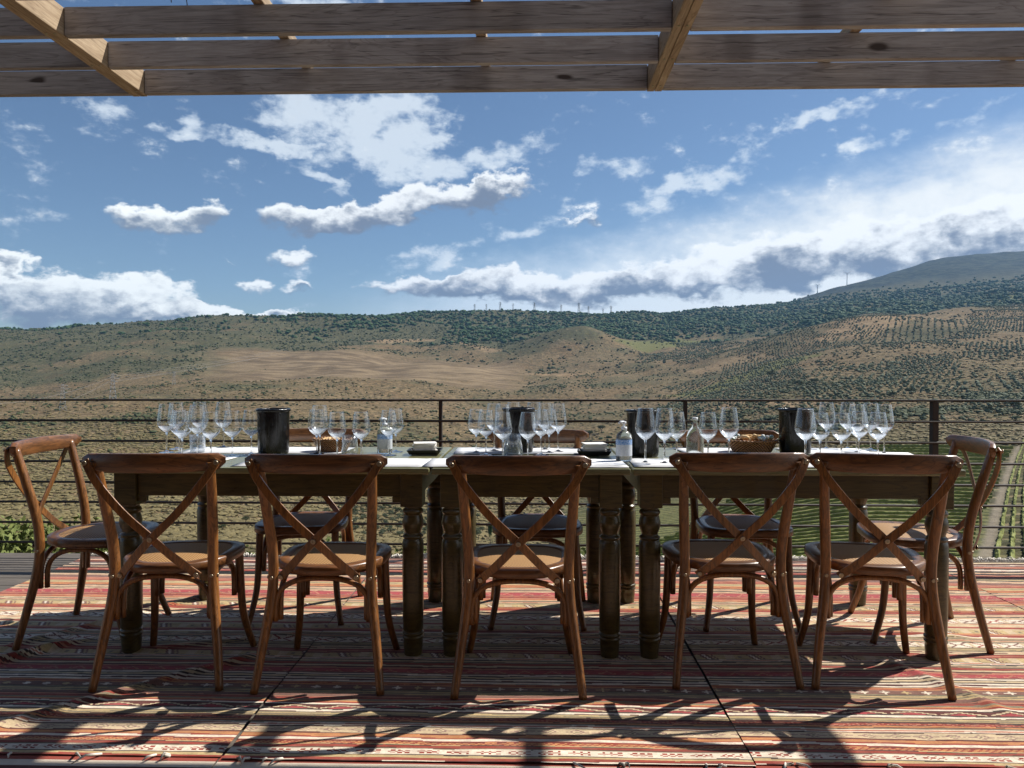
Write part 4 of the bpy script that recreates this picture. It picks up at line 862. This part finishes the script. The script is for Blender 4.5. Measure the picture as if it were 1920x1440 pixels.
    for s in (-1, 1): arch((s * .160, -.130, .27), (s * .158, .140, .27), .400)
    return r
chairs = [(-1.372, 2.850, 3.0, 'wooden cross-back chair seen from behind, leftmost of the front row', 'f'), (-.770, 2.837, .5, 'wooden cross-back chair seen from behind, second from the left in the front row', 'f'),
          (-.045, 2.815, 0, 'wooden cross-back chair seen from behind at the middle table', 'f'), (.748, 2.925, 2, 'wooden cross-back chair seen from behind, second from the right in the front row', 'f'),
          (1.300, 2.890, -10, 'wooden cross-back chair seen from behind, rightmost of the front row and slightly turned', 'f'),
          (-1.94, 3.25, -86.5, 'cross-back chair standing sideways at the left end of the tables', 'e'), (1.715, 3.34, 79, 'cross-back chair standing sideways at the right end of the tables', 'e'),
          (-1.095, 3.55, 184, 'cross-back chair on the railing side behind the left basket of bread', 'b'), (.03, 3.52, 179, 'cross-back chair on the railing side behind the middle table', 'b'), (.99, 3.53, 180, 'cross-back chair on the railing side behind the full bread basket', 'b')]
ch0 = make_chair()
allc = [ch0] + [copy_tree(ch0) for _ in chairs[1:]]
for o, (x, y, a, lb, k2) in zip(allc, chairs):
    o.location = (x, y, .009); o.rotation_euler.z = R(a)
    tag(o, lb, 'chair', {'f': 'chairs in the front row', 'e': 'chairs at the table ends', 'b': 'chairs on the railing side'}[k2])

# ------------------------------------------------------------------ table ware
def f_thin(gg, b, o):
    b.inputs['Base Color'].default_value = (1, 1, 1, 1); b.inputs['Roughness'].default_value = .02
    fr = gg.n('ShaderNodeLayerWeight'); fr.inputs[0].default_value = .30
    tr = gg.n('ShaderNodeBsdfTransparent'); tr.inputs[0].default_value = (.97, .98, .99, 1); gl = gg.n('ShaderNodeBsdfGlossy'); gl.inputs['Roughness'].default_value = .02
    gl.inputs[0].default_value = (.95, .98, 1, 1)
    m_ = gg.n('ShaderNodeMixShader'); gg.put(m_.inputs[0], gg.m('MULTIPLY_ADD', fr.outputs['Facing'], .62, .035) if False else gg.m('ADD', gg.m('MULTIPLY', gg.m('POWER', fr.outputs['Facing'], 1.7), .95), .06))
    gg.nt.links.new(tr.outputs[0], m_.inputs[1]); gg.nt.links.new(gl.outputs[0], m_.inputs[2]); gg.nt.links.new(m_.outputs[0], o.inputs[0])
M_thin = mat('thin_glass', f_thin)
def f_glass(gg, b, o):
    b.inputs['Base Color'].default_value = (.97, .985, 1, 1); b.inputs['Roughness'].default_value = .01; b.inputs['Transmission Weight'].default_value = 1; b.inputs['IOR'].default_value = 1.5
M_glass = mat('solid_glass', f_glass)
def f_cup(gg, b, o):
    b.inputs['Base Color'].default_value = (.75, .84, .95, 1); b.inputs['Roughness'].default_value = .12
    fr = gg.n('ShaderNodeLayerWeight'); fr.inputs[0].default_value = .4
    tr = gg.n('ShaderNodeBsdfTransparent'); tr.inputs[0].default_value = (.95, .97, 1, 1); gl = gg.n('ShaderNodeBsdfGlossy'); gl.inputs['Roughness'].default_value = .06
    tl = gg.n('ShaderNodeBsdfTranslucent'); tl.inputs[0].default_value = (.85, .92, 1, 1)  # pale blue translucency painted in for sky and mat reflections in bowl bottoms
    m1 = gg.n('ShaderNodeMixShader'); m1.inputs[0].default_value = .55; gg.nt.links.new(gl.outputs[0], m1.inputs[1]); gg.nt.links.new(tl.outputs[0], m1.inputs[2])
    m_ = gg.n('ShaderNodeMixShader'); gg.put(m_.inputs[0], gg.m('ADD', gg.m('MULTIPLY', gg.m('POWER', fr.outputs['Facing'], 1.3), .8), .16))
    gg.nt.links.new(tr.outputs[0], m_.inputs[1]); gg.nt.links.new(m1.outputs[0], m_.inputs[2]); gg.nt.links.new(m_.outputs[0], o.inputs[0])
M_cup = mat('glass_cup', f_cup)
def make_glass(h, rb, name='wine_glass'):
    r = empty(name); hs = h * .42
    prof = []
    for i in range(19):
        t = i / 18
        if t < .38: rad = .006 + (rb - .006) * math.sin(t / .38 * math.pi / 2) ** .85
        else: rad = rb - (rb - rb * .73) * ((t - .38) / .62) ** 1.25
        prof.append((rad, hs + (h - hs) * t))
    b = MB(); b.lathe(prof[4:], 28); b.lathe([(prof[-1][0], prof[-1][1]), (prof[-1][0] - .0012, prof[-1][1] + .0004), (prof[-1][0] - .0012, prof[-1][1] - .002)], 28); b.build('bowl', M_thin, r)
    # thick lower cup, then the stem of solid glass
    low = prof[:5]; b = MB(); b.lathe(low, 28); b.lathe([(low[4][0] - .001, low[4][1]), (low[3][0] - .0025, low[3][1] + .001), (low[2][0] * .8, low[2][1] + .0015), (low[1][0] * .6, low[1][1] + .003), (.001, low[0][1] + .006)], 28); b.build('cup', M_cup, r)
    b = MB(); b.lathe([(.0038, .010), (.0034, .03), (.0034, hs * .8), (.0044, hs * .95), low[0]], 14); b.build('stem', M_glass, r)
    b = MB(); b.lathe([(.0005, 0), (.036, 0), (.0365, .0012), (.030, .0022), (.012, .0045), (.0038, .010)], 24); b.build('foot', M_glass, r)
    return r
gl_big = make_glass(.232, .043); gl_small = make_glass(.208, .0415)
ZT = TZ
GLS = [(-1.751, 3.501, 1), (-1.78, 3.66, 1), (-1.64, 3.40, 0), (-1.574, 3.288, 0), (-1.70, 3.745, 1), (-1.55, 3.39, 1), (-1.425, 3.247, 0), (-1.575, 3.74, 1), (-1.367, 3.341, 0), (-1.31, 3.42, 0),
 (-1.013, 3.46, 0), (-.975, 3.38, 1), (-.863, 3.261, 0), (-.756, 3.264, 0), (-.66, 3.40, 0), (-.655, 3.55, 0),
 (-.263, 3.519, 0), (-.210, 3.42, 0), (-.182, 3.60, 1), (-.135, 3.48, 1), (-.125, 3.25, 0), (-.015, 3.25, 0), (-.090, 3.745, 1), (.012, 3.745, 1), (.068, 3.673, 1), (.130, 3.58, 1), (.045, 3.43, 0), (.085, 3.52, 0),
 (.482, 3.136, 1), (.560, 3.12, 1), (.646, 3.301, 0), (.775, 3.259, 0), (.85, 3.20, 1), (1.150, 3.13, 1), (1.253, 3.24, 0), (1.48, 3.745, 1), (1.341, 3.231, 0), (1.585, 3.745, 1), (1.545, 3.55, 1), (1.482, 3.38, 0), (1.52, 3.28, 0), (1.675, 3.69, 1), (1.66, 3.52, 1)]
clus = [('left end group', 0, 10), ('small left basket group', 10, 16), ('middle ice bucket group', 16, 28), ('soap bottle group', 28, 33), ('right end group', 33, 43)]
ordn = ['first', 'second', 'third', 'fourth', 'fifth', 'sixth', 'seventh', 'eighth', 'ninth', 'tenth', 'eleventh', 'twelfth']
used = {0: False, 1: False}
for cn, a0, a1 in clus:
    sub = sorted(GLS[a0:a1], key=lambda q: q[0] / q[1])
    for i, (x, y, bg) in enumerate(sub):
        pr = gl_big if bg else gl_small
        o = pr if not used[bg] else copy_tree(pr); used[bg] = True
        o.location = (x, y, ZT + .0006); o.rotation_euler.z = random.uniform(0, 6)
        tag(o, f"empty {'tall' if bg else 'short'} wine glass, {ordn[i]} from left, {cn}", 'wine glass', 'empty wine glasses on the tables')
# tumblers
def tumbler(x, y, r0, r1, h, lb):
    b = MB(); b.lathe([(.0005, .004), (r0 * .9, .004), (r1, h), (r1 - .0015, h), (r0 - .002, .010), (.0005, .009)], 28); b.lathe([(.0005, 0), (r0 * .88, 0), (r0, .004), (r1, h)], 28)
    o = b.build('tumbler', M_thin, loc=(x, y, ZT + .0005)); tag(o, lb, 'tumbler', 'clear tumblers')
tumbler(-.856, 3.46, .040, .036, .088, 'clear glass tumbler at the right end of the left bread basket')
tumbler(-.084, 3.40, .048, .036, .10, 'clear tapering glass tumbler in front of the middle ice bucket')
tumbler(-1.60, 3.50, .034, .038, .085, 'clear glass tumbler among the wine glasses at the left end')
# paper mats
M_paper = mat('white_paper', lambda gg, b, o: (gg.put(b.inputs['Base Color'], gg.mix(gg.noise(OC(gg), 20, 3), (.72, .73, .75), (.80, .80, .80))), b.inputs['Roughness'].__setattr__('default_value', .7)))
mats_ = [(-1.50, 3.60, 2), (-1.53, 3.16, -3), (-1.10, 3.60, -2), (-1.03, 3.12, 1), (-.625, 3.115, 0), (-.17, 3.60, 1), (.14, 3.60, -1), (.19, 3.11, 1), (-.24, 3.11, -1), (.62, 3.12, -2), (.92, 3.62, 2), (1.04, 3.12, 0), (1.42, 3.60, -2), (1.44, 3.14, 4), (1.60, 3.36, 80)]
names = ['behind the left end glasses', 'under the front glasses at the left end', 'beside the left ice bucket', 'behind the second chair from the left', 'in front of the left napkin tray', 'behind the middle glasses at left', 'behind the middle glasses at right', 'in front of the right napkin tray', 'behind the middle chair', 'under the glasses beside the pump bottle', 'behind the full bread basket', 'in front of the full bread basket', 'behind the right ice bucket', 'under the front glasses at the right end', 'at the very right end of the tables']
zp = ZT + .0004
for i, (x, y, a) in enumerate(mats_):
    b = MB(); nx = 10; vs = []
    for j in range(2):
        for k2 in range(nx + 1): vs.append(((k2 / nx - .5) * .40, (j - .5) * .29, .0005 + .0012 * abs(math.sin(k2 * 1.3 + i))))
    b.add(vs, [(k2, k2 + 1, nx + 2 + k2, nx + 1 + k2) for k2 in range(nx)], True)
    o = b.build('paper_mat', M_paper, loc=(x, y, zp + .0003 * i), rz=R(a)); s = o.modifiers.new('t', 'SOLIDIFY'); s.thickness = .0002
    tag(o, 'white paper tasting mat lying ' + names[i], 'paper mat', 'white paper tasting mats')
# ice buckets
M_black = mat('black_glazed', lambda gg, b, o: (b.inputs['Base Color'].__setattr__('default_value', (.006, .006, .007, 1)), b.inputs['Specular IOR Level'].__setattr__('default_value', .35), gg.put(b.inputs['Roughness'], gg.sm(gg.noise(gg.scale(OC(gg), (1, 1, .3)), 40, 4), .3, .7, .03, .30)), gg.put(b.inputs['Normal'], gg.bump(gg.noise(gg.scale(OC(gg), (1, 1, .12)), 60, 4), .7, .006))))
def bucket(x, y, lb):
    b = MB(); b.lathe([(.0005, .001), (.066, .001), (.0685, .004), (.071, .02), (.0735, .195), (.074, .198)], 40); b.lathe([(.0695, .198), (.068, .02), (.0005, .018)], 40)
    o = empty('ice_bucket', (x, y, ZT + .002)); b.build('body', M_black, o)
    q = MB(); q.lathe([(.074, .198), (.0785, .2005), (.0795, .206), (.0785, .211), (.074, .2125), (.0705, .210), (.0695, .205), (.0695, .198)], 40); q.build('rim', M_black, o)
    tag(o, lb, 'ice bucket', 'black ice buckets on the tables')
bucket(-1.215, 3.45, 'glossy black ice bucket on the left table beside the basket')
bucket(-.062, 3.55, 'glossy black ice bucket on the middle table behind glasses')
bucket(.512, 3.40, 'glossy black ice bucket behind the clear pump bottle')
bucket(1.245, 3.52, 'glossy black ice bucket at the right end of the tables')
# baskets
def f_wick(gg, b, o):
    oc = OC(gg); sp = gg.n('ShaderNodeSeparateXYZ'); gg.put(sp.inputs[0], oc)
    an = gg.m('ARCTAN2', sp.outputs[1], sp.outputs[0]); a1 = gg.m('SINE', gg.m('MULTIPLY', an, 34.0)); z1 = gg.m('SINE', gg.m('MULTIPLY_ADD', sp.outputs[2], 560.0, gg.m('MULTIPLY', gg.m('SIGN', a1), 1.57)))
    pr = gg.m('MULTIPLY', gg.m('ABSOLUTE', a1), z1); c = gg.mix(gg.sm(pr, -.6, .6), (.14, .055, .02), (.52, .26, .10)); gg.put(b.inputs['Base Color'], c); b.inputs['Roughness'].default_value = .5; gg.put(b.inputs['Normal'], gg.bump(pr, .9, .004))
M_wick = mat('wicker', f_wick)
def f_bread(gg, b, o):
    n = gg.noise(OC(gg), 18, 5, .6); gg.put(b.inputs['Base Color'], gg.mix(gg.sm(n, .35, .65), (.70, .42, .17), (.88, .68, .40))); b.inputs['Roughness'].default_value = .8; gg.put(b.inputs['Normal'], gg.bump(n, .5, .004))
M_bread = mat('bread_crust', f_bread)
M_wrap = mat('sweet_wrapper', lambda gg, b, o: (gg.put(b.inputs['Base Color'], gg.mix(gg.sm(gg.noise(OC(gg), 60, 3), .45, .6), (.75, .78, .78), (.18, .42, .38))), b.inputs['Roughness'].__setattr__('default_value', .25)))
def basket(x, y, sx, sy, h, lb, rz=0):
    root = empty('wicker_basket', (x, y, ZT + .003), rz)
    b = MB(); prof = [(.001, .003), (.70, .003)] + [(.74 + .26 * (t / 8) ** .8, h * t / 8) for t in range(9)] + [(.955 - .22 * (1 - t / 8), h * t / 8) for t in range(8, 0, -1)] + [(.001, .010)]
    b.lathe([(r * sx, z) for r, z in prof], 48, 1, sy / sx); b.build('bowl', M_wick, root)
    q = MB(); P = [(math.cos(2 * math.pi * i / 60) * sx * 1.0, math.sin(2 * math.pi * i / 60) * sy * 1.0, h + .0025 * math.sin(i * 1.9)) for i in range(61)]; q.tube(P, .0055, 8, False)
    P = [(math.cos(2 * math.pi * i / 60) * sx * .99, math.sin(2 * math.pi * i / 60) * sy * .99, h + .0025 * math.sin(i * 1.9 + 3)) for i in range(61)]; q.tube(P, .0045, 8, False); q.build('rim', M_wick, root)
    tag(root, lb, 'basket', 'wicker bread baskets'); return root
basket(-.965, 3.56, .092, .070, .058, 'small dark wicker basket on the left table behind glasses')
basket(1.055, 3.56, .118, .085, .055, 'shallow oval wicker basket heaped with bread and sweets', 0)
def lump(name, m, loc, sc, rz, sd, rough=.18):
    rr = np.random.default_rng(sd); v = IV2 * (1 + rough * rr.normal(0, .35, (len(IV2), 1))) ; v = np.sign(v) * np.abs(v) ** .75 * np.array(sc)
    o = np_mesh(name, v, IF2, m, True); o.location = loc; o.rotation_euler = (rr.uniform(-.5, .5), rr.uniform(-.5, .5), rz); return o
rr = random.Random(4)
for i in range(13):
    a = rr.uniform(0, 6.28); q = rr.uniform(0, .6); o = lump('bread_piece', M_bread, (1.055 - .015 + math.cos(a) * q * .085, 3.55 + math.sin(a) * q * .055, ZT + .062 + rr.uniform(0, .018)), (.022, .015, .009), a * 3, 50 + i, .12)
    tag(o, 'golden piece of toasted bread in the shallow oval basket', 'bread', 'bread pieces in the oval basket')
for i in range(12):
    a = -.3 + i * .36 if i < 10 else 3.0 + i * .2; o = lump('wrapped_sweet', M_wrap, (1.055 + math.cos(a) * .09, 3.565 + math.sin(a) * .055, ZT + .066 + rr.uniform(0, .012)), (.013, .010, .009), a * 2, 90 + i, .3)
    tag(o, 'white and green wrapped sweet round the edge of the oval basket', 'wrapped sweet', 'wrapped sweets in the oval basket')
for i in range(8):
    a = rr.uniform(0, 6.28); q = rr.uniform(0, .7); o = lump('bread_piece', M_bread, (-.965 + math.cos(a) * q * .07, 3.56 + math.sin(a) * q * .05, ZT + .052 + rr.uniform(0, .012)), (.024, .014, .012), a * 3, 150 + i, .12)
    tag(o, 'dark crusty bread piece in the small left basket', 'bread', 'bread pieces in the left basket')
# napkin trays
M_tray = mat('black_tray', lambda gg, b, o: (gg.put(b.inputs['Base Color'], gg.mix(gg.noise(OC(gg), 40), (.010, .010, .011), (.02, .02, .021))), b.inputs['Roughness'].__setattr__('default_value', .35)))
M_nap = mat('napkin_paper', lambda gg, b, o: (gg.put(b.inputs['Base Color'], gg.mix(gg.noise(OC(gg), 60), (.76, .74, .69), (.82, .80, .76))), b.inputs['Roughness'].__setattr__('default_value', .85), gg.put(b.inputs['Normal'], gg.bump(gg.noise(OC(gg), 180, 2), .3, .002))))
for x, y, rz, lb in ((-.497, 3.44, 2, 'left'), (.292, 3.43, -5, 'right')):
    b = MB(); w, d, h = .066, .055, .022
    def rg(k2, z): return [(-w * k2, -d * k2, z), (w * k2, -d * k2, z), (w * k2, d * k2, z), (-w * k2, d * k2, z)]
    b.add(rg(1, .001) + rg(1.2, h) + rg(1.13, h) + rg(.95, .005), [(0, 1, 5, 4), (1, 2, 6, 5), (2, 3, 7, 6), (3, 0, 4, 7), (4, 5, 9, 8), (5, 6, 10, 9), (6, 7, 11, 10), (7, 4, 8, 11), (8, 9, 13, 12), (9, 10, 14, 13), (10, 11, 15, 14), (11, 8, 12, 15), (3, 2, 1, 0), (12, 13, 14, 15)])
    o = b.build('napkin_tray', M_tray, bevel=.002, loc=(x, y, ZT + .004), rz=R(rz)); tag(o, f'black rectangular dish holding white napkins, {lb} of the two', 'tray', 'black napkin trays')
    b = MB(); r2 = random.Random(int(x * 100))
    for i in range(14):
        Mx = Matrix.Rotation(r2.uniform(-.17, .17), 4, 'Z') @ Matrix.Translation((r2.uniform(-.004, .004), r2.uniform(-.003, .003), 0)); t0 = .006 + i * .0034
        b.box(-.052, .052, -.044, .044, t0, t0 + .0030, Mx)
    o = b.build('napkin_stack', M_nap, bevel=.0012, loc=(x, y, ZT + .004), rz=R(rz + 6)); tag(o, f'stack of white folded paper napkins in the {lb} black dish', 'napkins', 'napkin stacks')
# pump bottles
M_clear = mat('clear_plastic', f_thin)
M_gel = mat('clear_gel', lambda gg, b, o: (b.inputs['Base Color'].__setattr__('default_value', (.86, .93, .97, 1)), b.inputs['Transmission Weight'].__setattr__('default_value', .85), b.inputs['Roughness'].__setattr__('default_value', .12), b.inputs['IOR'].__setattr__('default_value', 1.2)))
M_white = mat('white_plastic', lambda gg, b, o: (gg.put(b.inputs['Base Color'], gg.mix(gg.noise(OC(gg), 50), (.72, .76, .80), (.80, .83, .86))), b.inputs['Roughness'].__setattr__('default_value', .3)))
def f_label(gg, b, o):
    oc = OC(gg); sp = gg.n('ShaderNodeSeparateXYZ'); gg.put(sp.inputs[0], oc); z = sp.outputs[2]; n = gg.noise(gg.scale(oc, (160, 160, 900)), 1, 2)
    ln = gg.m('MULTIPLY', gg.m('GREATER_THAN', gg.m('SINE', gg.m('MULTIPLY', z, 1500.0)), .1), gg.m('GREATER_THAN', n, .47))
    c = gg.mix(gg.m('GREATER_THAN', z, .070), gg.mix(gg.m('MULTIPLY', ln, .6), (.66, .70, .74), (.25, .3, .4)), gg.mix(gg.sm(n, .5, .55), (.10, .26, .58), (.5, .62, .8)))
    gg.put(b.inputs['Base Color'], c); b.inputs['Roughness'].default_value = .35
M_label = mat('bottle_label', f_label)
def pump(x, y, s, lb, label=True):
    r = empty('pump_bottle', (x, y, ZT + .003)); b = MB()
    b.lathe([(.0005, 0), (.032, 0), (.036, .004), (.036, .095), (.033, .112), (.022, .124), (.013, .128), (.013, .134)], 28, 1, .72); b.build('body', M_gel, r)
    if label:
        q = MB(); q.lathe([(.0364, .022), (.0364, .092)], 28, 1, .73); q.build('label', M_label, r)
    q = MB(); q.tube([(0, 0, .134), (0, 0, .146)], .0125, 16); q.tube([(0, 0, .146), (0, 0, .160)], .0045, 10); q.tube([(0, 0, .160), (0, 0, .169)], [.010, .010], 14); q.tube([(0, 0, .1665), (-.018, -.004, .168), (-.027, -.006, .162)], [.0055, .005, .004], 8); q.build('pump_head', M_white, r)
    r.scale = (s, s, s); r.rotation_euler.z = .3; tag(r, lb, 'pump bottle', 'hand gel pump bottles')
pump(.400, 3.20, 1.0, 'clear hand gel pump bottle with a blue label between the middle and right tables')
pump(-.690, 3.46, .98, 'clear hand gel pump bottle behind glasses on the left table')
r = empty('glass_bottle', (.762, 3.46, ZT + .003)); b = MB(); b.lathe([(.0005, 0), (.038, 0), (.040, .006), (.040, .075), (.036, .098), (.022, .122), (.011, .136), (.010, .158)], 28); b.build('body', M_gel, r)
q = MB(); q.tube([(0, 0, .158), (0, 0, .172)], .0125, 16); q.build('stopper', M_white, r); tag(r, 'clear round-shouldered bottle with a pale stopper left of the full bread basket', 'bottle')

# ------------------------------------------------------------------ bushes just below the terrace
M_bushn = mat('shrub_leaves', f_leaf((.045, .075, .02), (.16, .18, .055), 9))
def shrub(x, y, z, rx, rz, n, sd, lb, leaf=.035):
    root = empty('shrub', (x, y, z - rz)); t = MB(); r3 = random.Random(sd)
    for k2 in range(7):
        a = k2 * .9 + r3.random(); t.tube([(0, 0, -.4), (math.cos(a) * rx * .25, math.sin(a) * rx * .25, rz * .5), (math.cos(a) * rx * .6, math.sin(a) * rx * .6, rz * 1.2)], [.025, .015, .006], 6)
    t.build('stem', M_bark, root); Q, F4 = leaf_crown(n, rx, rz, leaf, sd); Q[:, 2] += rz * .9; c = np_mesh('foliage', Q, F4, M_bushn); c.parent = root
    tag(root, lb, 'shrub', 'green shrubs just below the terrace')
for i, (px_, Yb, top, rx, lb) in enumerate([(20, 6.4, 988, .62, 'sunlit green shrub at the left edge below the railing'), (95, 6.6, 1000, .5, 'sunlit green shrub behind the left end chair'), (225, 7.2, 1012, .5, 'low green shrub seen under the left end chair'), (-120, 6.3, 975, .7, 'green shrub beyond the left edge of the terrace'),
        (400, 7.6, 1022, .5, 'low green shrub seen beneath the left table'), (760, 7.8, 1026, .5, 'low green shrub seen between table legs left of centre'), (1095, 7.8, 1026, .45, 'low green shrub seen between table legs right of centre'), (640, 7.9, 1030, .5, 'low green shrub seen under the second chair')]):
    zt_ = CAMH - (top - 700) / FPX * Yb; rzz = .55
    shrub(((px_ - 960) / FPX - math.tan(YAW)) * Yb, Yb, zt_ - rzz * .62, rx * 1.3, rzz, 2600, 20 + i, lb)

# ------------------------------------------------------------------ unseen building added behind the viewpoint to darken ambient light; carries the pergola
M_wall = mat('added_wall_mat', lambda gg, b, o: (gg.put(b.inputs['Base Color'], gg.mix(gg.noise(OC(gg), 2, 5), (.10, .075, .05), (.17, .13, .09))), b.inputs['Roughness'].__setattr__('default_value', .9)))
hs = empty('added_house', (0, -3.2, 0))
for x0, x1, z0, z1 in ((-9, -1.2, 0, 5.5), (1.2, 9, 0, 5.5), (-1.2, 1.2, 2.3, 5.5)):
    b = MB(); b.box(x0 + .001, x1 - .001, -.2, .2, z0 + .001, z1 - .001); b.build('added_wall', M_wall, hs)
b = MB(); b.box(-1.19, 1.19, -.18, -.12, .01, 2.29); b.build('added_door', M_deck, hs)
tag(hs, 'unseen building added behind the terrace to cut sky light, carrying the pergola', 'added_house')
# ------------------------------------------------------------------ haze
hz = MB(); hz.box(-13500, 13500, -1700, 9800, float(ZZ.min()) - 8, float(ZZ.max()) + 60)
M_haze = bpy.data.materials.new('haze'); M_haze.use_nodes = True; t_ = M_haze.node_tree; t_.nodes.clear()
pv = t_.nodes.new('ShaderNodeVolumePrincipled'); ho = t_.nodes.new('ShaderNodeOutputMaterial'); t_.links.new(pv.outputs[0], ho.inputs['Volume'])
pv.inputs['Density'].default_value = 3.1e-5; pv.inputs['Color'].default_value = (.27, .56, 1, 1); pv.inputs['Anisotropy'].default_value = .2
o = hz.build('haze', M_haze); tag(o, kind='stuff')
